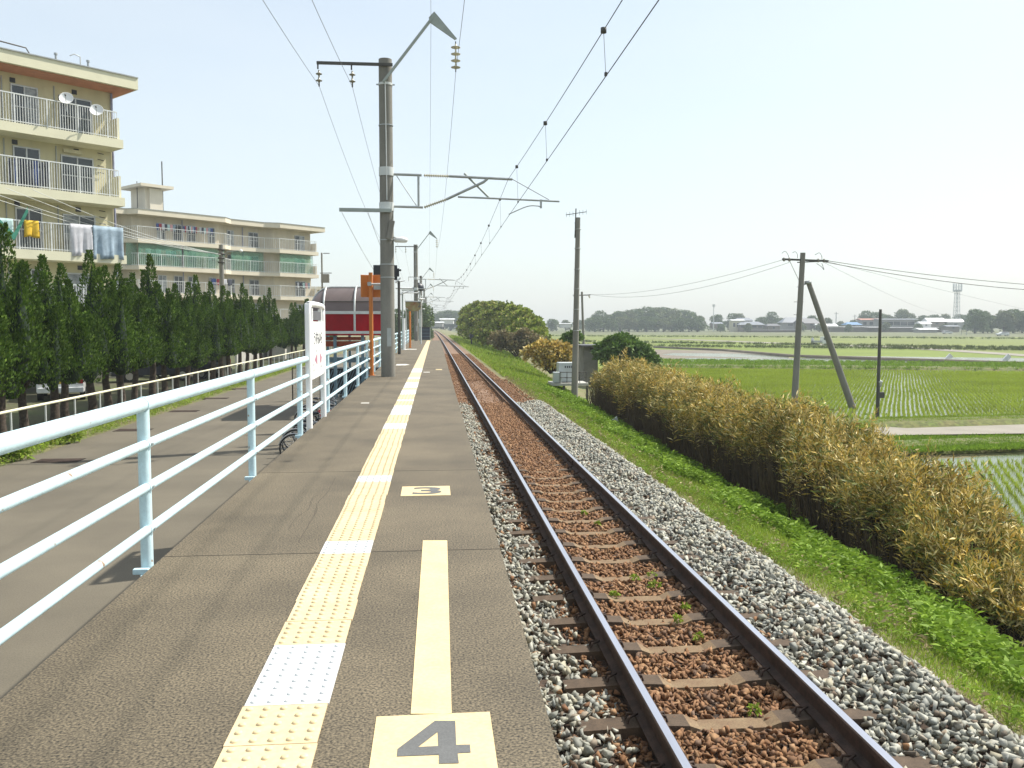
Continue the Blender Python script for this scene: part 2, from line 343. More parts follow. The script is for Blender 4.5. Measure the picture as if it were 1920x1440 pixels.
# platform: cast slabs with narrow joints
pe_l = lambda y: -1.575-.006*y
pe_r = lambda y: .385+.0028*y
mb = MB(); joints = [-4, W(900, 1030, 0).y, W(900, 880, 0).y-.02, 14.6, W(800, 707, 0).y, 31.5, 40, 48.5, 57, 67, 77.2]
for a, b in zip(joints[:-1], joints[1:]):
    a2 = a+.006; b2 = b-.006
    mb.prism([(pe_l(a2), a2), (pe_r(a2), a2), (pe_r(b2), b2), (pe_l(b2), b2)], -.16, 0, 'platform_side', 'platform')
for pts_ in ([(540, 370), (590, 300), (650, 250), (690, 180), (720, 160)], [(590, 455), (640, 380), (705, 260), (720, 215), (790, 130), (830, 50)], [(680, 290), (700, 250), (712, 235)]):
    q_ = [W(380+a/3.31, 880+b/3.31, 0) for a, b in pts_]; q_ = spline([Vector((p.x+random.uniform(-.012, .012), p.y, 0)) for p in q_], 6)
    q_ = [Vector((p.x+random.uniform(-.004, .004), p.y, 0)) for p in q_]; V = []
    for p in q_: V += [(p.x-.003, p.y, .0012), (p.x+.003, p.y, .0012)]
    mb.add(V, [(2*i, 2*i+1, 2*i+3, 2*i+2) for i in range(len(q_)-1)], 'platform_crack')
mb.prism([(-1.5, -4), (.30, -4), (.45, 77), (-1.9, 77)], -1.9, -.165, 'platform_side')
tag(mb.build('platform'), kind='structure')
# road, left ground, track bed
def sheet(name, poly, z, m, kind='structure'):
    mb = MB(); mb.add([(p[0], p[1], z) for p in poly], [tuple(range(len(poly)))], m); return tag(mb.build(name), kind=kind)
sheet('road', [(-9.5, 0), (-1.7, 0), (-1.9, 90), (-2, 160), (-10.5, 160), (-9.6, 60)], ROADZ, 'asphalt_road')
sheet('car_park', [(-60, 5), (-10.3, 5), (-11, 130), (-60, 130)], ROADZ-.004, 'left_earth')
def trk(y): return -1.1*(max(0, y-80)/240)**2
mb = MB(); yy = [0, 28.5, 80]+list(range(100, 420, 20))
for a, b in zip(yy[:-1], yy[1:]):
    m = 'ballast_bed' if b <= 28.5 else 'ballast_far'
    mb.sheet((.36 if a < 78 else -.1+trk(a), a, -1.235), (3.72 if b <= 28.5 else 3.25+trk(a), a, -1.25), (3.72 if b <= 28.5 else 3.25+trk(b), b, -1.25), (.36 if b <= 80 else -.1+trk(b), b, -1.235), m)
tag(mb.build('track_bed'), kind='structure')
# paddies and farm road (z steps of a few mm between sheets)
def field(name, px, m, dz): return sheet(name, [tuple(W(a, b, PZ))[:2] for a, b in px], PZ+dz, m)
field('far_field', [(-2400, 617), (3800, 614), (3800, 655), (1000, 655), (-2400, 640)], 'field_brown', -.05)
field('paddy_field', [(1016, 655), (1016, 627), (3400, 640), (3400, 662), (1480, 668)], 'field_pale', -.03)
field('paddy_field', [(1230, 672), (1230, 641), (1500, 646), (2600, 690), (2600, 700)], 'field_green', -.026)
field('paddy_field', [(1000, 700), (1000, 650), (1235, 652), (1245, 700)], 'field_green', -.022)
field('flooded_field', [(1228, 690), (1228, 655), (1400, 658), (1488, 671), (1488, 690)], 'mud', -.018)
field('flooded_field', [(1240, 665), (1262, 662), (1400, 663), (1480, 668), (1478, 672), (1280, 667)], 'water', -.014)
field('flooded_field', [(1260, 676), (1290, 671), (1490, 672), (1560, 667), (1900, 671), (2500, 680), (2500, 700), (1250, 700)], 'water', -.010)
field('paddy_water', [(1232, 689.5), (2700, 706), (2700, 760), (1920, 787), (1660, 796), (1420, 840), (1180, 800), (1150, 720)], 'water', -.006)
field('farm_road', [(1640, 822), (1640, 800), (1700, 804), (1920, 797), (2500, 775), (2500, 790), (1920, 814), (1690, 817)], 'farm_road', .03)
field('farm_road', [(1200, 634.6), (1283, 636), (1490, 643.5), (1700, 650), (1918, 664), (2400, 684), (2400, 689), (1918, 668), (1700, 653.5), (1490, 645.6), (1283, 637.3)], 'farm_road', .02)
sheet('paddy_water', [(7.9, -2), (60, -2), (60, 24), tuple(W(1920, 852, PZ))[:2], tuple(W(1720, 862, PZ))[:2], (9.5, 24)], PZ-.005, 'water')
# earth banks around the paddies
def bank(px, width, h, m='earth_grass'):
    pts = [W(a, b, PZ) for a, b in px]; V = []; n = len(pts)
    for i, p in enumerate(pts):
        d = (pts[min(i+1, n-1)]-pts[max(i-1, 0)]).normalized(); s_ = Vector((-d.y, d.x, 0))
        for t, hh in ((-.5, -.1), (-.3, h), (.3, h), (.5, -.1)): V.append((p.x+s_.x*t*width, p.y+s_.y*t*width, PZ+hh))
    Fs = [(i*4+j, i*4+j+1, (i+1)*4+j+1, (i+1)*4+j) for i in range(n-1) for j in range(3)]
    mb = MB(); mb.add(V, Fs, m, True); return tag(mb.build('field_bank'), kind='structure'), pts
bank([(1640, 840), (1720, 838), (1920, 831), (2600, 800)], 2.2, .16, 'verge')
bank([(1560, 800), (1660, 796), (1920, 789), (2600, 765)], 2.4, .16, 'verge')
bank([(1190, 687), (1500, 690), (1920, 694), (2600, 702)], 4.2, .25, 'verge')
bank([(1228, 652), (1360, 658), (1487, 669), (1700, 676), (2000, 686)], .9, .3, 'mud')
# ================================================================ BALLAST
def hulls(k, npts, tri=True):
    out = []
    for _ in range(k):
        bm = bmesh.new(); p = rng.normal(size=(npts, 3)); p /= np.linalg.norm(p, axis=1)[:, None]; p *= rng.uniform(.75, 1.1, size=(npts, 1))
        for q in p: bm.verts.new(q)
        r = bmesh.ops.convex_hull(bm, input=bm.verts); bmesh.ops.delete(bm, geom=[e for e in r['geom_interior'] if isinstance(e, bmesh.types.BMVert)], context='VERTS')
        bmesh.ops.triangulate(bm, faces=bm.faces); bm.verts.ensure_lookup_table(); bm.verts.index_update()
        out.append((np.array([v.co[:] for v in bm.verts]), np.array([[v.index for v in f.verts] for f in bm.faces]))); bm.free()
    return out
H_near = hulls(18, 8); H_far = hulls(8, 7)
def scatter(name, P, size, m, label, Hs):
    n = len(P); which = rng.integers(0, len(Hs), n); Vs = []; Fs = []; base = 0
    A = rotmats(n); sc3 = np.stack([rng.uniform(.9, 1.35, n), rng.uniform(.65, 1.0, n), rng.uniform(.45, .75, n)], 1)*size[:, None]
    for k, (hv, hf) in enumerate(Hs):
        idx = np.where(which == k)[0]
        if not len(idx): continue
        v = hv[None]*sc3[idx][:, None]; v = np.einsum('nij,nkj->nki', A[idx], v)+P[idx][:, None]
        Vs.append(v.reshape(-1, 3)); f = hf[None]+(np.arange(len(idx))*len(hv))[:, None, None]+base; Fs.append(f.reshape(-1, 3)); base += len(idx)*len(hv)
    return tag(bulk(name, np.concatenate(Vs), np.concatenate(Fs), m), label, 'gravel', kind='stuff')
SLY0 = W(1240, 1360.6, -1.2).y; SLP = .648
sl_ys = [SLY0+SLP*i for i in range(-3, 24)]
def keep_sleeper(P, cover=.0):
    """stones do not lie on the sleeper tops, apart from a few"""
    ph = (P[:, 1]-SLY0) / SLP; dist = np.abs(ph-np.round(ph))*SLP
    onsl = (dist < .068) & (P[:, 0] > .96) & (P[:, 0] < 2.86) & (P[:, 1] < SLY0+SLP*(23.5))
    lift = P[:, 1] > 15.0
    return ~onsl | (rng.random(len(P)) < .035) | (lift & (rng.random(len(P)) < .75))
def region(n, x0, x1, y0, y1, z):
    return np.stack([rng.uniform(x0, x1, n), rng.uniform(y0, y1, n), np.full(n, z)], 1)
def rail_clear(P): return (np.abs(P[:, 0]-1.345) > .055) & (np.abs(P[:, 0]-2.475) > .055)
# grey stone: shoulder by the platform and the broad right shoulder
P = np.concatenate([region(14000, .38, 1.22, 2.0, 28.6, -1.205), region(22000, 2.62, 3.78, 2.0, 28.6, -1.19)])
keep = (P[:, 1] < 28.3+rng.normal(0, .5, len(P))) & keep_sleeper(P)
edge = 3.72+.06*np.sin(P[:, 1]*2.1)+.04*np.sin(P[:, 1]*5.3); keep &= P[:, 0] < edge
keep &= rng.random(len(P)) > .05+.25*np.exp(-((P[:, 0]-1.2)/.12)**2); keep &= ~((P[:, 0] < 1.2) & (rng.random(len(P)) < np.clip((4.3-P[:, 1])*.4, 0, .5)*.6))
keep &= ~((P[:, 0] > 1.12-.12*np.sin(P[:, 1]*3)) & (P[:, 0] < 1.3) & (rng.random(len(P)) < .8))
P = P[keep]; hump = np.where(P[:, 0] > 2.9, .05*np.sin(np.clip((P[:, 0]-2.9)/.85, 0, 1)*math.pi), 0)-np.where(P[:, 0] > 3.5, (P[:, 0]-3.5)*.45, 0)
P[:, 2] += rng.uniform(-.03, .025, len(P))+hump+.012*np.sin(P[:, 1]*4+P[:, 0]*6)
scatter('grey_ballast', P, rng.uniform(.026, .054, len(P)), 'grey_stone', 'pale grey crushed stone ballast beside the rails', H_near)
P = np.concatenate([region(31000, 1.40, 2.42, 2.2, 28.6, -1.205), region(5200, 1.08, 1.32, 2.0, 28.6, -1.225), region(4200, 2.5, 2.68, 2.0, 28.6, -1.225), region(2500, .4, 1.2, 2.0, 4.5, -1.235), region(2300, .5, 3.6, 2.5, 28, -1.19), region(9000, .42, 3.2, 27.6, 40, -1.24)])
P = P[keep_sleeper(P) & rail_clear(P)]; mid = np.exp(-((P[:, 0]-1.91)/.28)**2)*.02
P[:, 2] += rng.uniform(-.028, .02, len(P))-mid
scatter('brown_ballast', P, rng.uniform(.022, .045, len(P)), 'brown_stone', 'rust brown ballast stones between the two rails', H_near)
P = np.concatenate([region(16000, .5, 3.2, 40, 78, -1.24), region(700, 3.0, 3.5, 29, 42, -1.27)]); P = P[rail_clear(P)]; P[:, 2] += rng.uniform(-.03, .03, len(P))
scatter('brown_ballast', P, rng.uniform(.035, .06, len(P)), 'brown_stone', 'far stretch of rust brown ballast running towards the horizon', H_far)
# ================================================================ RAILS AND SLEEPERS
def rail(xc, label):
    prof = [(-.0635, 0), (-.0635, .011), (-.010, .03), (-.008, .10), (-.0325, .112), (-.0325, .145), (-.024, .1525), (.024, .1525), (.0325, .145), (.0325, .112), (.008, .10), (.010, .03), (.0635, .011), (.0635, 0)]
    ysr = [0, 10, 15.52, 15.53, 25, 50, 80]+list(range(100, 420, 20)); mb = MB(); n = len(prof)
    V = [(xc+trk(y)+px_, y, RAILZ-.1525+pz) for y in ysr for px_, pz in prof]
    for j in range(len(ysr)-1):
        for i in range(n-1):
            mb.add([V[j*n+i], V[j*n+i+1], V[(j+1)*n+i+1], V[(j+1)*n+i]], [(0, 1, 2, 3)], 'rail_shine' if i in (6,) else 'rail_rust')
    t = thing('rail', label, 'rail', (xc, 0, RAILZ-.1525)); mb.build('rail_section', t)
    m2 = MB()
    for sx in (-1, 1):
        m2.box(xc+sx*.02-.012, xc+sx*.02+.012, 15.25, 15.80, RAILZ-.125, RAILZ-.045, 'rail_rust')
        for k in range(4): m2.cyl((xc+sx*.03, 15.3+.15*k, RAILZ-.085), (xc+sx*.055, 15.3+.15*k, RAILZ-.085), .014, 'rail_rust', n=6)
    m2.build('joint_plate', t); return t
rail(1.345, 'steel rail nearest the platform with a bright worn top')
rail(2.475, 'steel rail farthest from the platform, beside the grey stones')
sl = thing('sleeper', 'concrete sleeper nearest the camera, brown with rail dust', 'sleeper', (1.91, sl_ys[0], -1.16), group='sleepers under the track')
m_ = LMB()
secs = [(-1.0, .075, -.02, 'e'), (-.48, .085, 0, 'e'), (-.30, .085, -.01, 'm'), (-.22, .072, -.045, 'm'), (.22, .072, -.045, 'm'), (.30, .085, -.01, 'e'), (.48, .085, 0, 'e'), (1.0, .075, -.02, 'e')]
for (x0, w0, z0, a), (x1, w1, z1, b) in zip(secs[:-1], secs[1:]):
    mm = 'sleeper' if (x0 >= -.31 and x1 <= .31) else 'sleeper_end'
    V = []
    for x, w_, z in ((x0, w0, z0), (x1, w1, z1)): V += [(x, -w_*1.25, -.17), (x, -w_, z), (x, w_, z), (x, w_*1.25, -.17)]
    m_.add(V, [(0, 1, 5, 4), (1, 2, 6, 5), (2, 3, 7, 6)], mm)
    if x0 == -1.0: m_.add(V, [(0, 3, 2, 1)], mm)
    if x1 == 1.0: m_.add(V, [(4, 5, 6, 7)], mm)
m_.build('sleeper_body', sl)
for xx in (-.565, .565):
    for s_ in (-1, 1):
        c = LMB(); c.tube([(xx+s_*.13, -.03, .0), (xx+s_*.12, -.03, .035), (xx+s_*.06, 0, .045), (xx+s_*.12, .03, .035), (xx+s_*.13, .03, 0)], .009, 'rail_rust', 6); c.build('rail_clip', sl)
for i, y in enumerate(sl_ys[1:], 1):
    dup(sl, (1.91, y, -1.16-(.02 if y > 15.2 else 0)), label=('concrete sleeper, number %d counting away from the camera' % (i+1)))
# ================================================================ TACTILE PAVING + MARKINGS
T0 = W(530, 1325, 0).y; strip_x = W(455, 1325, 0).x; strip_w = .30
whiteY = [(1325, 1209), (1040, 1014), (903.6, 891), (804.4, 797.6), (781, 764), (755, 750), (742, 733.5), (728.6, 719), (712, 708), (699.5, 692.6)]
wr = [(W(600, a, 0).y, W(600, b, 0).y) for a, b in whiteY]
tp = thing('tactile_paving', 'raised dot tactile strip of pale yellow and white tiles along the platform', 'tactile paving', (strip_x+.15, 2, 0))
ty = MB(); twl = {}
i0 = int((2.0-T0)/.3)-1
dome = [(.014, 0), (.0125, .005), (.008, .0072), (.0005, .0078)]
for i in range(i0, int((77-T0)/.3)):
    y = T0+.3*i; yc = y+.15; isw = any(a-.02 < yc < b+.02 for a, b in wr); bk = [j for j, (a, b) in enumerate(wr) if a-.02 < yc < b+.02]; m = twl.setdefault(bk[0], MB()) if isw else ty; mm = 'tile_white' if isw else 'tile_yellow'
    jx = strip_x+random.uniform(-.004, .004)+.0015*yc; g = .0015; z = .006+random.uniform(0, .0015)
    m.box(jx, jx+strip_w, y+g, y+.3-g, -.004, z, mm)
    if yc < 22:
        for a in range(5):
            for b in range(5): m.lathe((jx+.03+.06*a, y+.03+.06*b, z-.0005), dome, mm, n=(12 if yc < 8 else 6))
ty.build('yellow_tile', tp)
for q_ in twl.values(): q_.build('white_tile', tp)
def marking(name, label, x0, x1, y0, y1, m, z=.004): 
    mb = MB(); mb.box(x0, x1, y0, y1, -.003, z, m); return tag(mb.build(name), label, 'marking')
a = W(706, 1345, 0); b = W(919, 1341, 0)
t = thing('number_plate', 'yellow painted square with a grey number 4 nearest the camera', 'platform marking', (a.x, a.y-.4, 0))
mb = MB(); mb.prism([(a.x, a.y-.44), (b.x, a.y-.44), (b.x, a.y+.003), (a.x, a.y)], -.003, .003, 'paint_yellow'); mb.build('plate', t)
g4 = [(1425, 1157), (1550, 1157), (1556, 1305), (1640, 1303), (1645, 1352), (1565, 1356), (1572, 1418), (1450, 1421), (1450, 1366), (1192, 1376), (1196, 1330)]
hole = [(1442, 1226), (1322, 1318), (1446, 1312)]
cv = lambda p: W(380+p[0]/3.2724, 1000+p[1]/3.2724, 0)
mb = MB(); P4 = [cv(p) for p in g4]; H4 = [cv(p) for p in hole]; Z = .0045
pts = [(p.x, p.y, Z) for p in P4]+[(p.x, p.y, Z) for p in H4]
o_ = lambda *i: tuple(i)
mb.add(pts, [(0, 11, 12, 10), (10, 12, 9), (12, 13, 8, 9), (13, 5, 6, 7, 8), (13, 2, 5), (2, 3, 4, 5), (0, 1, 2, 11), (11, 2, 13)], 'glyph_grey'); mb.build('numeral_four', t)
a = W(770, 1341, 0); b = W(847, 1341, 0); c = W(793, 1014, 0); d = W(837, 1014, 0)
mb = MB(); mb.prism([(a.x, a.y+.006), (b.x, b.y+.006), (d.x+.005, d.y), (c.x, c.y)], -.003, .003, 'paint_yellow'); tag(mb.build('guide_stripe'), 'long pale yellow painted stripe running away from the number 4', 'platform marking')
a = W(751, 930.5, 0); b = W(844, 911.5, 0)
t = thing('number_plate', 'yellow painted rectangle with a grey number 3 farther along', 'platform marking', (a.x, a.y, 0))
bx = W(845, 930, 0); mb = MB(); mb.box(a.x, bx.x, a.y, b.y, -.003, .003, 'paint_yellow'); mb.build('plate', t)
def ribbon(mb, pts, wds, z, m):
    pts = [Vector((p[0], p[1], 0)) for p in pts]; V = []
    for i, p in enumerate(pts):
        d = (pts[min(i+1, len(pts)-1)]-pts[max(i-1, 0)]).normalized(); s_ = Vector((-d.y, d.x, 0))*wds[i]/2
        V += [(p.x+s_.x, p.y+s_.y, z), (p.x-s_.x, p.y-s_.y, z)]
    mb.add(V, [(2*i, 2*i+1, 2*i+3, 2*i+2) for i in range(len(pts)-1)], m)
tx = text_mesh('3', 1, 'glyph_grey', 'numeral_three', t, .0006, .022)
dm_ = tx.dimensions.copy(); tx.scale = (.235/dm_.x, (b.y-a.y)*.74/dm_.y, 1); tx.location = ((bx.x-a.x)/2+.01, (b.y-a.y)/2, .0048)
def dash(px0, px1, py, h, label, m='paint_white'):
    a = W(px0, py, 0); b = W(px1, py, 0); marking('painted_dash', label, a.x, b.x, a.y-h, a.y+h, m)
dash(677, 692, 756, .06, 'small white painted dash near the fence before the main pole')
dash(794, 806, 698, .12, 'small white dash near the platform edge level with the main pole')
dash(817, 829, 693, .3, 'faded yellow patch at the platform edge beyond the white dash', 'paint_faded')
dash(757, 781, 655, .5, 'wide white line across the left side of the far platform')
dash(798, 803, 648, .5, 'tiny white mark at the far end of the platform')
a = W(743, 684, 0); b = W(760, 684, 0); c = W(768, 684, 0)
mb = MB(); mb.prism([(a.x, a.y-.5), (b.x, a.y-.5), (c.x, a.y), (b.x, a.y+.5), (a.x, a.y+.5)], -.003, .004, 'paint_white'); tag(mb.build('painted_arrow'), 'white painted arrow head on the platform beside the main pole', 'platform marking')
# ================================================================ GUARD FENCE
fence_posts = [W(291, 1060, 0).y+3.0*i for i in range(-1, 24)]
fx = lambda y: pe_l(y)-.035
t = thing('guard_fence', 'pale blue tubular guard fence along the left edge of the platform', 'fence', (fx(5), 5, 0))
for y in fence_posts:
    mb = MB(); mb.tube([(fx(y), y, -.25), (fx(y), y, .90)], .034, 'fence_blue', 14); o = mb.build('post', t)
    b = MB(); b.box(fx(y)-.01, fx(y)+.055, y-.10, y+.10, -.22, -.03, 'fence_blue'); b.box(fx(y)-.055, fx(y)+.03, y-.085, y-.05, -.03, .002, 'fence_blue'); b.build('foot_bracket', o, root=t, bevel=.004)
    for z_, r_c in ((.925, .044), (.70, .030), (.455, .030), (.212, .030)):
        b = MB(); b.tube([(fx(y)+(0 if z_ > .9 else .012), y-.028, z_), (fx(y)+(0 if z_ > .9 else .012), y+.028, z_)], r_c, 'fence_blue', 14)
        if z_ < .9: b.cyl((fx(y)+.03, y, z_), (fx(y)+.052, y, z_), .009, 'galv', n=6)
        b.build('weld_collar', o, root=t)
    mb = MB()
for z, r in ((.925, .040), (.70, .026), (.455, .026), (.212, .026)):
    mb = MB(); yy = np.linspace(-1, fence_posts[-1], 30); mb.tube([(fx(y)+(.0 if z > .9 else .012), y, z) for y in yy], r, 'fence_blue', 16); mb.build('rail_tube', t)
# ================================================================ STATION NAME SIGN
sy0, sy1 = W(582, 803, 0).y, W(606, 781, 0).y; sx = W(582, 803, 0).x-.01
t = thing('station_sign', 'white station name board on two white posts behind the fence rail', 'sign', (sx, sy0, 0))
loop = [(sx, sy0, -.2), (sx, sy0, 1.50), (sx, sy0+.05, 1.60), (sx, sy0+.15, 1.65), (sx, sy1-.15, 1.65), (sx, sy1-.05, 1.60), (sx, sy1, 1.50), (sx, sy1, -.2)]
mb = MB(); mb.tube(spline(loop, 3), .042, 'sign_white', 12); mb.build('post_frame', t)
mb = MB(); prof = []
y0, y1 = sy0+.05, sy1-.05
pl = [(y0, 1.42), (y0, .66), (y0+.1, .64), ((y0+y1)/2, .645), (y1-.1, .66), (y1, .70), (y1, 1.42)]
V = [(sx-.03, y, z) for y, z in pl]+[(sx+.03, y, z) for y, z in pl]; n = len(pl)
mb.add(V, [(i, (i+1) % n, n+(i+1) % n, n+i) for i in range(n)]+[tuple(range(n)), tuple(range(2*n-1, n-1, -1))], 'sign_white'); pn = mb.build('name_panel', t)
mb = MB(); mb.box(sx-.02, sx+.02, y0+.28, y1-.28, 1.44, 1.56, 'sign_grey'); mb.build('lamp_slot', t)
for yy_ in (y0+.22, y1-.22): mb = MB(); mb.box(sx-.025, sx+.025, yy_-.03, yy_+.03, 1.40, 1.60, 'sign_white'); mb.build('panel_hanger', t)
tx = text_mesh('うすもいら', .17, 'sign_grey', 'name_lettering', t, .002)
tx.rotation_euler = (math.pi/2, 0, math.pi/2); tx.location = (.032, (y0+y1)/2-sy0, 1.19)
tx.scale = (1.05, 1.15, 1)
mb = MB()
for yc, z, wd in ((.30, .82, .22), (1.05, .84, .2), (.30, .74, .26), (1.05, .76, .22), (.55, 1.00, .10), (.85, 1.00, .12)):
    for k in range(5): mb.box(sx+.0305, sx+.0315, sy0+yc-wd/2+wd*k/5, sy0+yc-wd/2+wd*(k+.6)/5, z, z+.035, 'sign_faint')
mb.build('small_lettering', t)
mb = MB(); ym = (y0+y1)/2
mb.add([(sx+.033, ym-.12, .98), (sx+.033, ym-.12, .82), (sx+.033, ym-.38, .90)], [(0, 1, 2)], 'sign_pink'); mb.add([(sx+.033, ym+.18, .98), (sx+.033, ym+.18, .82), (sx+.033, ym+.38, .90)], [(0, 2, 1)], 'sign_pink'); mb.build('direction_arrow', t)
# ================================================================ CATENARY POLES
PY = W(728, 706, 0).y; PX = W(728, 706, 0).x; k70 = 1/70.5
X_ = lambda px: (px-728)*k70
Z_ = lambda py: CAMZ+(609-py)*k70
def discs(mb, x, z, n, step, r, m, ax=(0, 0, -1)):
    ax = Vector(ax); p = Vector((x, 0, z))
    for i in range(n):
        c = p+ax*step*i; mb.lathe(c, [(.02, 0), (.028, step*.35), (r*.55, step*.42), (r, step*.55), (r*.92, step*.62), (.03, step*.66), (.015, step)], m, 14, ax)
def catenary_pole(loc, label, first, base=0):
    t = thing('catenary_pole', label, 'pole', loc, group='overhead line poles along the line')
    mb = LMB(); mb.cyl((0, 0, base), (0, 0, Z_(124)), .187, 'concrete_pole', .172, n=24); sh = mb.build('shaft', t)
    for z in (Z_(327), Z_(391)): mb = LMB(); mb.cyl((0, 0, z-.11), (0, 0, z+.11), .194, 'galv_pale', n=24); mb.build('clamp_band', sh, root=t)
    for z in (Z_(243), Z_(497), Z_(521), Z_(452)): mb = LMB(); mb.cyl((0, 0, z-.012), (0, 0, z+.012), .1905, 'galv', n=24); mb.build('steel_strap', sh, root=t)
    mb = LMB(); mb.cyl((0, 0, Z_(169)-.03), (0, 0, Z_(169)+.03), .184, 'galv_pale', n=20); mb.bar((-.24, 0, Z_(169)), (.24, 0, Z_(169)), .03, .03, 'galv'); mb.build('clamp_band', sh, root=t)
    mb = LMB(); mb.tube([(0, -.185, Z_(165)), (.01, -.19, Z_(250)), (.02, -.192, Z_(380))], .014, 'galv_pale', 6); mb.build('conduit', t)
    mb = LMB(); mb.bar((X_(606), -.20, Z_(137)), (.2, -.20, Z_(137)), .06, .07, 'dark_steel'); ca = mb.build('top_crossarm', t)
    for px in (608, 668):
        mb = LMB(); mb.cyl((X_(px), -.2, Z_(137)), (X_(px), -.2, Z_(148)), .02, 'dark_steel'); discs(mb, X_(px), Z_(146), 2, .17, .085, 'insulator_dark'); mb.cyl((X_(px), 0, Z_(170)), (X_(px), 0, Z_(175)), .02, 'dark_steel')
        o = mb.build('insulator', t)
        for v in o.data.vertices: v.co.y = v.co.y if v.co.y < -.1 else v.co.y
    mb = LMB(); mb.bar((X_(725), -.21, Z_(168)), (X_(816), -.21, Z_(50)), .06, .09, 'pale_steel', up=(0, 1, 0)); mb.build('raking_arm', t)
    mb = LMB(); P = [(818, 41), (859, 88), (855, 90), (811, 61), (808, 52)]
    V = [(X_(a), -.24, Z_(b)) for a, b in P]+[(X_(a), -.19, Z_(b)) for a, b in P]; n = 5
    mb.add(V, [(i, (i+1) % n, n+(i+1) % n, n+i) for i in range(n)]+[tuple(range(n)), tuple(range(2*n-1, n-1, -1))], 'pale_steel'); mb.build('gusset_arm', t)
    mb = LMB(); discs(mb, X_(857), Z_(92), 4, .17, .13, 'insulator'); mb.cyl((X_(857), 0, Z_(88)), (X_(857), 0, Z_(93)), .015, 'dark_steel'); mb.cyl((X_(857), 0, Z_(138)), (X_(857), 0, Z_(143)), .015, 'dark_steel'); o = mb.build('feeder_insulator', t)
    # cantilever
    mb = LMB(); mb.tube([(.17, 0, Z_(331)), (X_(793), 0, Z_(332))], .035, 'galv', 10); mb.tube([(X_(843), 0, Z_(333)), (X_(962), 0, Z_(337))], .035, 'galv', 10); mb.build('top_tube', t)
    mb = LMB(); mb.tube([(.17, 0, Z_(390)), (X_(795), 0, Z_(391))], .033, 'galv', 10); mb.tube([(X_(838), 0, Z_(376)), (X_(908), 0, Z_(343)), (X_(915), 0, Z_(337))], .035, 'galv', 10); mb.build('brace_tube', t)
    mb = LMB(); ax = Vector((1, 0, -.02)); discs(mb, X_(797), Z_(332.2), 11, (X_(843)-X_(797))/11, .06, 'insulator', (1, 0, -.02)); mb.build('rod_insulator', t)
    mb = LMB(); dv = Vector((X_(838)-X_(797), 0, Z_(376)-Z_(391))); discs(mb, X_(797), Z_(391), 11, dv.length/11, .06, 'insulator', tuple(dv.normalized())); mb.build('rod_insulator', t)
    mb = LMB(); mb.tube([(X_(787), 0, Z_(331)), (X_(787), 0, Z_(391))], .03, 'galv', 8); mb.tube([(X_(747), 0, Z_(334)), (X_(783), 0, Z_(388))], .012, 'galv', 6); mb.build('link_rod', t)
    mb = LMB(); mb.tube([(X_(860), 0, Z_(371)), (X_(950), 0, Z_(373.5)), (X_(1051), 0, Z_(377))], .024, 'galv', 8); mb.tube([(X_(872), .03, Z_(327)), (X_(920), .03, Z_(373))], .028, 'pale_steel', 8); mb.tube([(X_(962), 0, Z_(337)), (X_(1031), 0, Z_(374))], .009, 'wire', 5); mb.build('registration_tube', t)
    mb = LMB(); mb.tube(spline([(X_(1016), 0, Z_(379)), (X_(1017), 0, Z_(388)), (X_(1010), 0, Z_(386)), (X_(990), 0, Z_(387)), (X_(955), 0, Z_(402))], 4), .014, 'galv', 6); mb.bar((X_(1016), 0, Z_(374)), (X_(1016), 0, Z_(390)), .05, .05, 'galv'); mb.build('steady_arm', t)
    mb = LMB(); mb.bar((X_(643), -.21, Z_(399)), (X_(738), -.21, Z_(399.5)), .08, .09, 'pale_steel'); mb.build('lower_crossarm', t)
    if first:
        mb = LMB(); mb.box(-.01, .10, -.198, -.186, Z_(649), Z_(615), 'galv'); mb.build('number_plate', t)
        mb = LMB(); a_ = Vector((.06, -.25, Z_(452))); mb.bar(a_, a_+Vector((.10, 0, .48)), .12, .13, 'concrete_pole'); mb.build('junction_box', t, bevel=.01)
        mb = LMB(); mb.lathe((X_(749), -.05, Z_(452)), [(.001, -.07), (.09, -.06), (.13, 0), (.09, .06), (.001, .09)], 'white_paint', 16); mb.tube([(.15, -.05, Z_(446)), (.25, -.05, Z_(450))], .02, 'galv', 6); o = mb.build('lamp', t)
        for v in o.data.vertices:
            if v.co.x > .22: v.co.x = X_(749)+(v.co.x-X_(749))*1.3+.1
    return t
poles = [(PX, PY), (-1.5, 76.0), (-1.75, 124), (-1.8, 172), (-1.9, 220), (-2.1, 268), (-2.5, 318)]
ords = ['thick concrete overhead line pole on the platform, the nearest one', 'second overhead line pole, at the far end of the platform', 'third overhead line pole, first beyond the platform', 'fourth overhead line pole beyond the platform', 'fifth overhead line pole, small in the distance', 'sixth overhead line pole, smaller in the distance', 'seventh and farthest overhead line pole']
cp = catenary_pole((PX, PY, 0), ords[0], True)
for (x, y), l in zip(poles[1:], ords[1:]):
    c = dup(cp, (x, y, 0 if y < 77 else -.0), label=l)
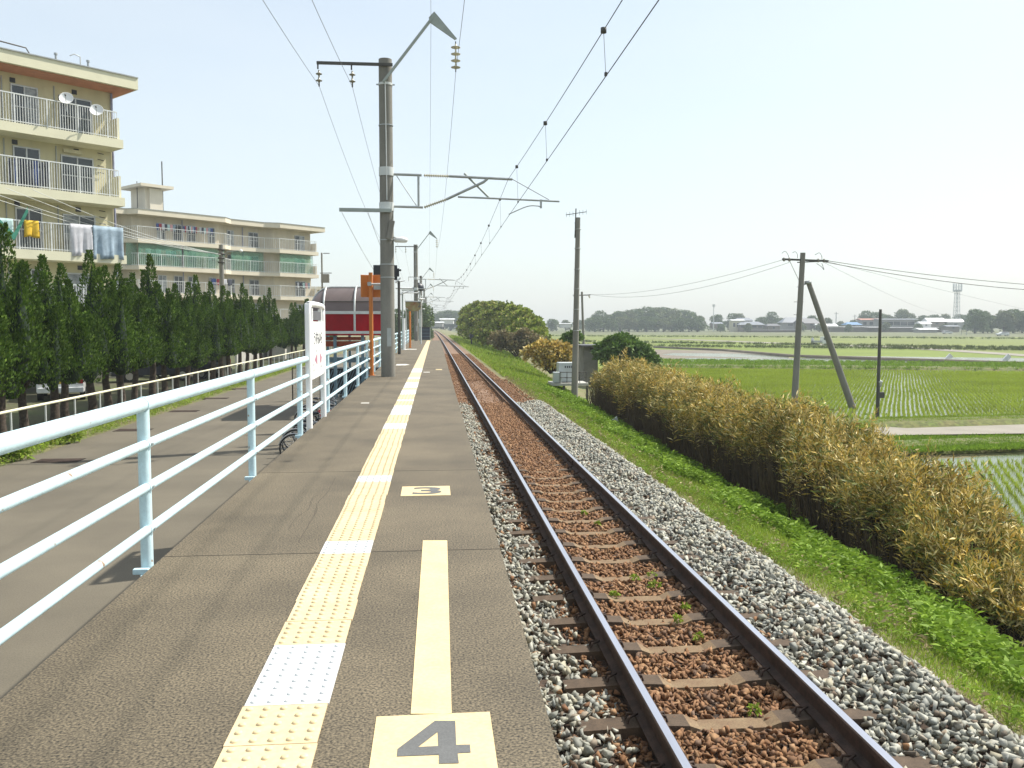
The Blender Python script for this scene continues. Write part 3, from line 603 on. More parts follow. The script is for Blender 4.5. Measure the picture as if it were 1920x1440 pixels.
# posts beyond the platform stand on the ground: lengthen with their own footing
for (x, y) in poles[2:]:
    mb = MB(); mb.cyl((x, y, -1.6), (x, y, .05), .19, 'concrete_pole', n=16)
    tgt = [o for o in C.objects if o.name.startswith('catenary_pole') and abs(o.location.y-y) < .1][0]
    ROOT[tgt.name] = tgt.location.copy(); mb.build('pole_footing', tgt)
def wire(name, label, P, r=.008, m='wire', cat='wire'):
    mb = MB(); mb.tube(P, r, m, 5, caps=False); return tag(mb.build(name), label, cat)
PT = [(PX, -30.)]+poles
def span_wire(name, label, dx, z, sag, r, m='wire', start=0, yoff=0, parts=None):
    pts = []
    for i in range(start, len(PT)-1):
        (x0, y0), (x1, y1) = PT[i], PT[i+1]
        for k in range(24):
            t_ = k/24; pts.append((x0+dx+(x1-x0)*t_, y0+(y1-y0)*t_+yoff, z-4*sag*t_*(1-t_)))
    pts.append((PT[-1][0]+dx, PT[-1][1], z))
    t = thing(name, label, 'wire', pts[0]); mb = MB(); mb.tube(pts, r, m, 5, caps=False); mb.build('conductor', t); return t
def track_wire(name, label, z, sag, r, xw=2.0):
    pts = []
    for i in range(len(PT)-1):
        y0, y1 = PT[i][1], PT[i+1][1]
        for k in range(24):
            t_ = k/24; y = y0+(y1-y0)*t_; pts.append((xw+trk(y), y, z-4*sag*t_*(1-t_)))
    t = thing(name, label, 'wire', pts[0]); mb = MB(); mb.tube(pts, r, 'wire', 6, caps=False); mb.build('conductor', t); return t
CZ = D(955, 403, PY).z; CX = D(955, 403, PY).x; MZ = D(952, 336, PY).z
track_wire('contact_wire', 'lower overhead wire of the pair hanging over the track', CZ, .02, .006, CX)
mt = track_wire('messenger_wire', 'upper overhead wire of the pair with clamps and droppers', MZ, .58, .006, CX-.03)
for i in range(len(PT)-1):
    y0, y1 = PT[i][1], PT[i+1][1]
    if i > 3: break
    nd = 10
    for k in range(nd):
        t_ = (k+.55)/nd; y = y0+(y1-y0)*t_; z = MZ-4*.58*t_*(1-t_)
        if y < 6: continue
        mb = MB(); mb.tube([(CX-.03+trk(y), y, z), (CX+trk(y), y, CZ)], .0035, 'wire_pale', 4); mb.lathe((CX-.03+trk(y), y, z-.04), [(.002, 0), (.035, .01), (.035, .07), (.002, .08)], 'wire', 8); mb.box(CX-.015+trk(y), CX+.015+trk(y), y-.02, y+.02, CZ-.01, CZ+.03, 'wire'); mb.build('dropper', mt)
span_wire('feeder_wire', 'thin wire on the outer left insulator of the top crossarm', X_(608), Z_(174), 1.15, .0055, 'wire_pale', yoff=-.0)
span_wire('feeder_wire', 'thin wire on the inner left insulator of the top crossarm', X_(668), Z_(174), 1.15, .0055, 'wire_pale')
span_wire('feeder_wire', 'wire hanging below the four disc insulator over the platform', X_(857), Z_(143), 1.15, .006, 'wire_pale')
span_wire('ground_wire', 'thin wire on the very peak of the raking arms', X_(812), Z_(48), .8, .005, 'wire_pale')
span_wire('cable', 'low cable from the left tip of the lower crossarm', X_(646), Z_(402), .9, .006, 'wire_pale', start=1)
span_wire('cable', 'low cable from the middle of the lower crossarm', X_(694), Z_(402), .9, .006, 'wire_pale', start=1)
# ================================================================ PLATFORM FURNITURE
# orange mirror
p = W(697, 704, 0); t = thing('mirror_post', 'orange post carrying two orange mirror backs beside the main pole', 'mirror', tuple(p))
mb = MB(); mb.cyl(p, (p.x, p.y, D(697, 511, p.y).z), .055, 'orange'); mb.box(p.x-.09, p.x+.09, p.y-.09, p.y+.09, 0, .012, 'orange'); mb.build('post', t)
zz0, zz1 = D(697, 557, p.y).z, D(697, 515, p.y).z
for (xa, ya, xb, yb) in ((p.x-.27, -.05, p.x-.02, .06), (p.x+.05, .06, p.x+.5, -.05)):
    mb = MB(); mb.bar((xa, p.y+ya+.1, (zz0+zz1)/2), (xb, p.y+yb+.1, (zz0+zz1)/2), .04, zz1-zz0, 'orange'); mb.build('mirror_back', t, bevel=.01)
mb = MB(); mb.tube([(p.x, p.y-.06, D(697, 533, p.y).z)]+[(p.x+.62, p.y-.06, D(697, 532, p.y).z)], .025, 'galv_pale'); mb.box(p.x-.08, p.x+.02, p.y-.10, p.y-.02, D(697, 536, p.y).z, D(697, 529, p.y).z, 'galv'); mb.box(p.x+.08, p.x+.32, p.y-.05, p.y+.02, D(697, 543, p.y).z, D(697, 535, p.y).z, 'galv'); mb.build('bracket', t)
# black monitor behind the pole
a = D(700, 497, 26.5); b = D(745, 525, 26.5); t = thing('monitor_box', 'black flat box high up behind the main pole', 'display', ((a.x+b.x)/2, 26.5, 0))
mb = MB(); mb.box(a.x, b.x, 26.45, 26.6, b.z, a.z, 'black'); mb.build('casing', t, bevel=.01)
mb = MB(); mb.cyl(((a.x+b.x)/2+.1, 26.7, 0), ((a.x+b.x)/2+.1, 26.7, a.z), .05, 'galv_pale'); mb.build('post', t)
mb = MB(); mb.box(b.x, b.x+.06, 26.4, 26.5, b.z+.1, a.z-.1, 'black'); mb.cyl((b.x+.05, 26.45, a.z-.15), (b.x+.12, 26.45, a.z-.15), .03, 'black'); mb.build('bracket', t)
# lamp posts on the platform
def lamp_post(px, ytop, ybase, lamps, label, m='dark_steel', r=.06):
    b = W(px, ybase, 0); Y = b.y; t = thing('lamp_post', label, 'lamp post', tuple(b)); top = D(px, ytop, Y).z
    mb = MB(); mb.cyl(b, (b.x, b.y, top), r, m, r*.8); mb.build('post', t)
    for (x0, y0, x1, y1, rr) in lamps:
        mb = MB(); A = D(x0, y0, Y); B = D(x1, y1, Y); mb.tube([A, B], rr, 'white_paint', 8); mb.build('lamp', t)
lamp_post(749, 527, 664, [(741, 530, 751, 521, .045), (748, 528, 759, 526, .03)], 'grey post with slanting tube lamps just right of the main pole', r=.075)
lamp_post(755.5, 548, 655, [(750, 552, 766, 546, .05), (752, 549, 785, 549, .03)], 'grey lamp post with a curved white lamp bracket beyond the first', r=.05, m='pale_steel')
# white portal pipe, hanging black lamp
b = W(787, 637, 0); t = thing('pipe_frame', 'white pipe frame crossing above the far platform with a black lamp', 'frame', tuple(b)); Yp = b.y-1.2
q = lambda px, py: D(px, py, Yp)
mb = MB(); mb.tube([q(742, 540), q(797, 541)], .09, 'white_paint', 8); mb.build('cross_pipe', t)
mb = MB(); mb.tube(spline([q(752, 549), q(770, 548), q(783, 549), q(787, 553), q(787, 600), (b.x, Yp, 0)], 4), .075, 'galv_pale', 8); mb.build('bent_pipe', t)
mb = MB(); mb.lathe(q(785, 540), [(.45, -.25), (.5, 0), (.45, .28), (.1, .45), (.01, .5)], 'black', 10); mb.build('lamp_shade', t)
mb = MB(); mb.lathe(q(785, 602), [(.01, -.05), (.2, -.03), (.2, .03), (.01, .05)], 'white_paint', 14, axis=(0, 1, 0)); mb.build('disc', t)
mb = MB(); mb.tube([q(789, 561), q(797, 561)], .09, 'white_paint', 8); mb.build('tube_lamp', t)
# rusty canopy sign with 2
Yc = 62.; q = lambda px, py: D(px, py, Yc)
a = q(760, 565); b2 = q(787, 583); t = thing('waiting_canopy', 'small rusty green curved canopy with a number 2 plate', 'canopy', ((a.x+b2.x)/2, Yc, 0))
pr = [q(x, y) for x, y in ((760, 566), (789, 566), (789, 578), (782, 583), (772, 583), (765, 580), (760, 575))]
mb = MB(); V = [(p_.x, Yc, p_.z) for p_ in pr]+[(p_.x, Yc+1.6, p_.z) for p_ in pr]; n = len(pr)
mb.add(V, [(i, (i+1) % n, n+(i+1) % n, n+i) for i in range(n)]+[tuple(range(n)), tuple(range(2*n-1, n-1, -1))], 'rust_sign'); mb.build('shell', t)
mb = MB(); mb.box(q(759, 566).x, q(790, 566).x, Yc-.1, Yc+1.7, q(760, 566).z, q(760, 564).z, 'galv_pale')
for px in (761, 789): mb.cyl((q(px, 600).x, Yc+.8, 0), (q(px, 600).x, Yc+.8, q(px, 566).z), .05, 'galv_pale')
mb.build('roof_rim', t)
tx = text_mesh('2', .55, 'sign_grey', 'numeral_two', t, .01); tx.rotation_euler = (math.pi/2, 0, 0); p_ = q(786.5, 571); tx.location = (p_.x-(a.x+b2.x)/2, -.03, p_.z)
# orange post and white bollard, dark panel
def slim(name, label, cat, px, y0, y1, m, r):
    b = W(px, y1, 0); mb = MB(); mb.cyl(b, (b.x, b.y, D(px, y0, b.y).z), r, m); mb.box(b.x-r*1.6, b.x+r*1.6, b.y-r*1.6, b.y+r*1.6, 0, .02, m); mb.cyl((b.x, b.y, D(px, y0, b.y).z), (b.x, b.y, D(px, y0, b.y).z+.02), r*1.15, m); tag(mb.build(name), label, cat)
slim('orange_post', 'slim orange post standing on the white line under the canopy', 'post', 769, 584, 652, 'orange', .06)
slim('white_post', 'short plain white post by the fence left of the orange post', 'post', 757.5, 597, 656, 'white_paint', .08)
b = W(797, 634, 0); a = D(788, 614, 76.5); c = D(806, 634, 76.5); t = thing('end_panel', 'dark slatted panel closing the end of the platform', 'barrier', (a.x, 76.5, 0))
mb = MB(); mb.box(a.x, c.x, 76.45, 76.55, .05, a.z, 'navy_panel'); mb.build('panel', t)
mb = MB(); mb.box(a.x-.06, a.x, 76.4, 76.6, 0, a.z+.05, 'pale_steel'); mb.box(c.x, c.x+.06, 76.4, 76.6, 0, a.z+.05, 'pale_steel'); mb.box(a.x-.06, c.x+.06, 76.38, 76.62, a.z, a.z+.06, 'dark_steel')
for k in (.3, .55, .8): mb.box(a.x, c.x, 76.42, 76.45, a.z*k, a.z*k+.03, 'steel_blue')
mb.build('panel_frame', t)
# ================================================================ RED SHELTER (curved smoke roof, red sides)
YS = 30.; q = lambda px, py, dy=0: D(px, py, YS+dy)
xl, xr = q(576, 640).x, q(722, 640).x; zt = q(650, 536).z; ze = q(650, 586).z; zr = q(650, 624).z
t = thing('bicycle_shelter', 'red and smoke brown curved roof shelter beside the road', 'shelter', (xl, YS, ROADZ))
def arch(x, off=0):
    rad = zt-ze; return [(x, YS+(1-math.cos(a))*rad*1.25+off, ze+math.sin(a)*rad) for a in np.linspace(0, math.pi/2, 9)]
L_ = 5.5; rad = zt-ze
def roofpt(x, a): 
    e = max(0., 1-(x-xl)/.75); sq = math.sqrt(max(0, 1-e*e)); z = ze+math.sin(a)*rad*(.35*0+sq if e > 0 else 1); return (x, YS+(1-math.cos(a))*rad*1.25, z)
xsr = [xl+.75*(1-math.cos(u)) for u in np.linspace(0, math.pi/2, 8)]+[xl+.75+(xr-xl-.75)*k/4 for k in range(1, 5)]
aa = list(np.linspace(0, math.pi/2, 9)); V = []
for x in xsr:
    row = [roofpt(x, a_) for a_ in aa]; V += row+[(x, YS+L_, row[-1][2])]
nn = len(aa)+1; mb = MB(); mb.add(V, [(i*nn+j, (i+1)*nn+j, (i+1)*nn+j+1, i*nn+j+1) for i in range(len(xsr)-1) for j in range(nn-1)], 'smoke_poly', True); mb.build('curved_roof', t)
mb = MB()
for px in (577, 607, 665, 723):
    x = max(q(px, 600).x, xl+.01); x = min(x, xr); P = [Vector(roofpt(x, a_))+Vector((0, -.02, .02)) for a_ in aa]+[Vector((x, YS+L_, roofpt(x, 1.57)[2]+.02))]
    mb.tube(P, .035, 'galv_pale', 6); mb.cyl((x, YS, zr), (x, YS, ze), .04, 'galv_pale')
mb.tube([Vector(roofpt(x, math.pi/2))+Vector((0, -.3, .0)) for x in xsr], .03, 'galv_pale', 6)
mb.tube([Vector(roofpt(x, .42))+Vector((0, -.02, .01)) for x in xsr], .018, 'dark_steel', 6)
mb.box(xl, xr, YS-.04, YS+.04, ze-.05, ze+.05, 'galv_pale'); mb.box(xl, xr, YS-.04, YS+.04, zr-.03, zr+.06, 'galv_pale'); mb.box(xl, xr, YS-.05, YS+.04, zr-.09, zr-.035, 'red_poly'); mb.build('frame', t)
mb = MB(); mb.box(xl+.02, xr-.02, YS-.01, YS+.01, zr+.06, ze-.05, 'red_poly'); mb.box(xl-.01, xl+.01, YS+.05, YS+L_, zr, ze, 'red_poly'); mb.build('red_panel', t)
mb = MB(); mb.box(q(682, 600).x, q(703, 600).x, YS-.03, YS-.015, q(690, 610).z, q(690, 604).z, 'red_bright'); mb.box(q(682, 600).x, q(712, 600).x, YS-.03, YS-.015, q(690, 617).z, q(690, 611).z, 'red_bright'); mb.build('sunlit_patch', t) if False else None
mb = MB()
for x in (xl+.05, q(628, 700).x, q(680, 700).x, xr-.1):
    mb.box(x-.05, x+.05, YS+.1, YS+.2, ROADZ, zr, 'steel_blue'); mb.box(x-.05, x+.05, YS+L_-.2, YS+L_-.1, ROADZ, ze, 'steel_blue')
mb.build('post', t)
mb = MB(); mb.box(xl+.1, q(684, 640).x, YS+.3, YS+.36, q(650, 638).z, q(650, 632).z, 'orange_board'); mb.box(xl+.1, q(684, 640).x, YS+.3, YS+.36, q(650, 650).z, q(650, 640).z, 'orange_board'); mb.box(xl+.1, q(684, 640).x, YS+.29, YS+.35, q(650, 639.5).z, q(650, 638.5).z, 'galv_pale'); mb.build('orange_board', t)
mb = MB(); mb.box(xl+.3, xr-.1, YS+1.2, YS+1.3, q(650, 742).z-.6, q(650, 694).z, 'black')
for k in range(26):
    x = xl+.35+k*.095; mb.bar((x, YS+1.17, q(650, 745).z), (x+.35, YS+1.17, q(650, 697).z), .02, .03, 'steel_blue')
mb.box(xl+.3, xr-.1, YS+1.1, YS+1.2, q(650, 693.5).z, q(650, 691.5).z, 'galv_pale'); mb.box(xl+.3, xr-.1, YS+1.0, YS+1.3, q(650, 682).z, q(650, 672).z, 'steel_blue'); mb.build('slatted_screen', t)
mb = MB(); mb.box(xl+.4, xr-.4, YS+3.8, YS+4, q(650, 664).z, q(650, 654).z, 'cream_edge'); mb.build('back_board', t)
# ================================================================ BICYCLES
def bicycle(loc, rz, label, col):
    t = thing('bicycle', label, 'bicycle', loc, rz, group='bicycles parked below the platform')
    for x in (-.53, .53):
        mb = LMB(); ring = [(x+.315*math.cos(a), 0, .33+.315*math.sin(a)) for a in np.linspace(0, 2*math.pi, 28, endpoint=False)]
        mb.tube(ring, .017, 'rubber', 8, closed=True); o = mb.build('wheel', t)
        mb = LMB(); ring = [(x+.295*math.cos(a), 0, .33+.295*math.sin(a)) for a in np.linspace(0, 2*math.pi, 28, endpoint=False)]; mb.tube(ring, .008, 'silver', 6, closed=True)
        for a in np.linspace(0, 2*math.pi, 16, endpoint=False): mb.tube([(x, .02*(-1)**int(a*3), .33), (x+.29*math.cos(a), 0, .33+.29*math.sin(a))], .0022, 'silver', 4, caps=False)
        mb.cyl((x, -.05, .33), (x, .05, .33), .02, 'silver'); mb.build('rim', o, root=t)
        mb = LMB(); mb.tube([(x+.345*math.cos(a), 0, .33+.345*math.sin(a)) for a in np.linspace(.35, 2.9, 14)], .014, 'silver', 6); mb.build('mudguard', t)
    mb = LMB(); bb = (-.06, 0, .28); st = (-.20, 0, .72); hd = (.34, 0, .76); hb = (.38, 0, .58)
    for a, b in ((bb, st), (bb, hb), (st, (.34, 0, .70)), ((-.53, 0, .33), bb), ((-.53, .05, .33), st), (hd, hb), (hb, (.53, .04, .33)), (hb, (.53, -.04, .33))): mb.tube([a, b], .015, col, 8)
    mb.tube([(-.06, -.12, .28), (-.06, .12, .28)], .012, 'silver', 6); mb.tube([(-.06, .1, .28), (.08, .1, .16)], .01, 'silver', 6); mb.build('frame', t)
    mb = LMB(); mb.tube([st, (-.24, 0, .84)], .012, 'silver', 6); mb.lathe((-.27, 0, .85), [(.001, -.03), (.10, -.01), (.11, .02), (.06, .05), (.001, .055)], 'black', 12); mb.build('saddle', t)
    mb = LMB(); mb.tube([hd, (.30, 0, .95)], .013, 'silver', 6); mb.tube(spline([(.12, -.28, .97), (.24, -.25, 1.0), (.31, 0, .96), (.24, .25, 1.0), (.12, .28, .97)], 4), .012, 'silver', 6); mb.build('handlebar', t)
    mb = LMB()
    for k in range(8):
        a = k/7; mb.tube([(.40, -.16+.32*a, .98), (.42, -.12+.24*a, .72)], .004, 'galv', 4); mb.tube([(.40+.26*a, -.17, .98), (.42+.2*a, -.13, .72)], .004, 'galv', 4); mb.tube([(.40+.26*a, .17, .98), (.42+.2*a, .13, .72)], .004, 'galv', 4); mb.tube([(.66, -.16+.32*a, .98), (.62, -.12+.24*a, .72)], .004, 'galv', 4)
    for z in (.72, .8, .89, .98): mb.tube([(.4, -.16, z), (.66, -.16, z), (.66, .16, z), (.4, .16, z)], .005, 'galv', 4, closed=True)
    mb.build('basket', t)
    return t
wc = W(552, 868, ROADZ)
bcs = [('car_dark', 'nearest bicycle, only its rear wheel showing past the platform edge'), ('steel_blue', 'second bicycle from the near end of the row, blue frame'), ('silver', 'third bicycle in the row with a bright silver frame'), ('car_dark', 'fourth bicycle in the row with a black frame'), ('silver', 'fifth bicycle in the row, silver, under the name board'), ('red_bright', 'sixth bicycle in the row with a red frame'), ('silver', 'seventh bicycle in the row, silver, beyond the sign'), ('steel_blue', 'farthest bicycle of the row, blue, by the shelter')]
for i, (c, l) in enumerate(bcs):
    y = wc.y+[0, .9, 1.9, 2.7, 3.9, 4.9, 5.9, 7.2][i]; x = wc.x+.53+[0, -.1, -.25, -.15, -.35, -.4, -.6, -.7][i]
    bicycle((x, y, ROADZ), random.uniform(-.12, .12)+(0 if i % 3 else .05), l, c)
# small mesh gate beside road near sign
a = W(549, 752, ROADZ); t = thing('mesh_gate', 'grey metal mesh gate panel standing beside the road behind the name board', 'gate', tuple(a)); zg = D(549, 690, a.y).z; xg = D(600, 690, a.y).x
mb = MB(); mb.tube([(a.x, a.y, ROADZ), (a.x, a.y, zg), (xg, a.y, zg), (xg, a.y, ROADZ)], .03, 'dark_steel', 6); mb.build('frame', t)
mb = MB()
for k in range(1, 18): mb.tube([(a.x+(xg-a.x)*k/18, a.y, ROADZ), (a.x+(xg-a.x)*k/18, a.y, zg)], .006, 'galv', 4)
for k in range(1, 12): mb.tube([(a.x, a.y, ROADZ+(zg-ROADZ)*k/12), (xg, a.y, ROADZ+(zg-ROADZ)*k/12)], .006, 'galv', 4)
mb.build('wire_mesh', t)
# ================================================================ ROAD: gratings, far side fence
GX = W(112, 864, ROADZ).x
for i, (px, py) in enumerate([(110, 864), (250, 806.5), (345, 771), (405, 747), (452, 729)]):
    p = W(px, py, ROADZ); mb = MB()
    mb.box(p.x-.5, p.x+.5, p.y-.3, p.y+.3, ROADZ-.02, ROADZ+.006, 'grate')
    for k in range(24): mb.box(p.x-.48+k*.04, p.x-.465+k*.04, p.y-.28, p.y+.28, ROADZ+.004, ROADZ+.012, 'rail_rust')
    tag(mb.build('drain_grate'), 'dark steel drain grate, %s along the left road edge' % ['nearest', 'second', 'third', 'fourth', 'farthest'][i], 'drain grate', group='drain grates in the road')
t = thing('roadside_fence', 'low white pipe fence between the road and the junipers', 'fence', (-10.2, 22, ROADZ))
FXl = -10.2
for i in range(40):
    y = W(47, 850, ROADZ).y-3.9+1.93*i; x = FXl-.008*(y-20)
    mb = MB(); mb.cyl((x, y, ROADZ-.05), (x, y, ROADZ+1.02), .028, 'galv_pale', n=8); mb.build('post', t)
mb = MB(); y0 = W(47, 850, ROADZ).y-3.9; mb.tube([(FXl-.008*(y-20), y, ROADZ+1.04) for y in np.linspace(y0-6, y0+1.93*39, 20)], .035, 'cream_edge', 10); mb.build('top_rail', t)
# ================================================================ JUNIPER ROW
def juniper_mesh(seed, n=26000, H=5.5):
    r = np.random.default_rng(seed); sp = []
    for i in range(17):
        a = 2*math.pi*i/17*2.6+r.uniform(-.3, .3); rad = r.uniform(.15, 1.0)**.8; z0 = 1.25+r.uniform(0, .9)+.25*(1-rad); z1 = r.uniform(3.2, 5.0)-rad*.5
        sp.append((math.cos(a)*rad*.8, math.sin(a)*rad*.8, z0, math.cos(a)*rad*.95+r.uniform(-.1, .1), math.sin(a)*rad*.95+r.uniform(-.1, .1), z1, r.uniform(.30, .46)))
    sp.append((0, 0, 1.9, r.uniform(-.15, .15), r.uniform(-.1, .1), H, .42)); sp.append((.2, .1, 1.8, .3, r.uniform(-.2, .2), H-.55, .40))
    P = []; Dd = []; core = MB(); core.local = True
    for j, (x0, y0, z0, x1, y1, z1, rr) in enumerate(sp):
        m = int(n/len(sp)*(.6+.4*(z1-z0)/2.5)); h = z1-z0
        u = r.random(m)**.85; prof = np.minimum(1, (u/.22)**.7)*(1-u)**.95*1.35
        a = r.uniform(0, 2*math.pi, m); tw_ = a+u*5; lob = 1+.28*np.sin(2*tw_+seed+j)+.12*np.sin(u*22+a*2)
        rad = rr*prof*lob*r.uniform(.7, 1.05, m)+.03
        bx_ = x0+(x1-x0)*u**1.3+.06*np.sin(u*7+j); by_ = y0+(y1-y0)*u**1.3+.06*np.cos(u*6+j)
        P.append(np.stack([bx_+rad*np.cos(a), by_+rad*np.sin(a), z0+h*u], 1))
        Dd.append(np.stack([np.cos(a)*.4, np.sin(a)*.4, np.full(m, 1.)], 1)+r.normal(0, .25, (m, 3)))
        pts = [(x0+(x1-x0)*q_**1.3, y0+(y1-y0)*q_**1.3, z0+h*q_) for q_ in (.02, .14, .4, .65, .88)]
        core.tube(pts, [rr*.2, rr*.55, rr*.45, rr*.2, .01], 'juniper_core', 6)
    P = np.concatenate(P); Dd = np.concatenate(Dd); ln = r.uniform(.05, .13, len(P)); V, Fc = leaves(P, Dd, ln, ln*.45, droop=0)
    return V, Fc, core
protos = []
for s_ in range(5):
    V, Fc, core = juniper_mesh(11+s_)
    t = thing('juniper_tree', 'x', 'tree', (0, 0, ROADZ), group='junipers in a row behind the roadside fence')
    o = bulk('crown', V, Fc, 'juniper', parent=t); core.build('light_block_core', o, root=t)  # dark spire cores added inside the crown to block light
    mb = LMB(); mb.tube([(0, 0, -.1), (.03, .02, .5), (-.04, .03, 1.3), (.02, 0, 2.0), (0, 0, 3.4)], [.14, .11, .095, .08, .03], 'bark', 8)
    for a in (0.4, 2.5, 4.4): mb.tube([(0, 0, 1.5), (.22*math.cos(a), .22*math.sin(a), 1.9), (.45*math.cos(a), .45*math.sin(a), 2.5)], [.05, .04, .02], 'bark', 6)
    mb.build('trunk', t); protos.append(t)
used = [False]*5
ypos = [16.9, 18.2, 19.6, 21.1, 22.4, 24.0, 25.3, 26.9, 28.3, 29.8, 31.4, 33.0, 34.7, 36.3, 38.1, 39.9, 41.6, 43.5, 46.8, 48.8, 50.9, 53, 55.2, 57.5, 60, 63, 72, 75.5, 79, 83, 88, 94, 100]
lookup = {0: 'outside left edge', }
order_words = ['first', 'second', 'third', 'fourth', 'fifth', 'sixth', 'seventh', 'eighth', 'ninth', 'tenth', 'eleventh', 'twelfth', 'thirteenth', 'fourteenth', 'fifteenth', 'sixteenth', 'seventeenth', 'eighteenth', 'nineteenth', 'twentieth', 'twenty-first', 'twenty-second', 'twenty-third', 'twenty-fourth', 'twenty-fifth', 'twenty-sixth', 'twenty-seventh', 'twenty-eighth', 'twenty-ninth', 'thirtieth', 'thirty-first', 'thirty-second', 'thirty-third']
for i, y in enumerate(ypos):
    k = (i*2+i//5) % 5; x = -11.3-.004*y+random.uniform(-.15, .15); s3 = (random.uniform(1.05, 1.3), random.uniform(1.05, 1.3), (random.uniform(1.0, 1.09) if i % 4 == 1 else random.uniform(.86, .98)))
    lab = 'dark green juniper, %s in the row counting from the near left end' % order_words[i]
    if not used[k]:
        used[k] = True; o = protos[k]; o.location = (x, y, ROADZ); o.rotation_euler = (0, 0, random.uniform(0, 6)); o.scale = s3; o['label'] = lab
    else: dup(protos[k], (x, y, ROADZ), random.uniform(0, 6), s3, lab)
# ================================================================ APARTMENT BUILDINGS
AZB = R(90-45.6)
ex = Vector((math.cos(AZB), math.sin(AZB), 0)); ey = Vector((-math.sin(AZB), math.cos(AZB), 0))
def cam_pt(px, depth):   # point on the ground seen at column px, at that distance along the camera's heading
    xc = (px-960)/F*depth; h = Vector((math.sin(BETA), math.cos(BETA), 0)); r = Vector((math.cos(BETA), -math.sin(BETA), 0)); return r*xc+h*depth
def u_at(px, org, yoff=0):   # where along the facade a sight line falls
    d = cam_pt(px, 1.); o = org+ey*yoff; A = np.array([[d.x, -ex.x], [d.y, -ex.y]]); s_, u = np.linalg.solve(A, [o.x, o.y]); return float(u)
SLABZ = [9.64, 6.95, 4.25, 1.55]
def clothes(kind, label, t0, x0, x1, y, z0, z1, m, org, group=None):
    nx_, nz = max(5, int((x1-x0)/.07)), 7; V = []; ph = random.uniform(0, 6)
    for i in range(nx_+1):
        for j in range(nz+1):
            u = i/nx_; v = j/nz; x = x0+(x1-x0)*u; yy_ = y-.015-.05*(1-v)*(math.sin(u*9+ph)+.9*math.sin(u*21+ph*2)+.5*math.sin(u*37+v*2+ph)); z = z0+(z1-z0)*v+.03*math.sin(u*6+ph)*(1-v)
            V.append(org+ex*x+ey*yy_+Vector((0, 0, z)))
    Fs = [(i*(nz+1)+j, (i+1)*(nz+1)+j, (i+1)*(nz+1)+j+1, i*(nz+1)+j+1) for i in range(nx_) for j in range(nz)]
    # fold over the rail: a short back flap
    V2 = [Vector(V[i*(nz+1)+nz]) for i in range(nx_+1)]+[Vector(V[i*(nz+1)+nz])+ey*.07-Vector((0, 0, .25)) for i in range(nx_+1)]
    mb = MB(); mb.add(V, Fs, m, True); mb.add(V2, [(i, i+1, nx_+2+i, nx_+1+i) for i in range(nx_)], m, True)
    o = mb.build(kind); s_ = o.modifiers.new('s', 'SOLIDIFY'); s_.thickness = .008; return tag(o, label, 'laundry', group)
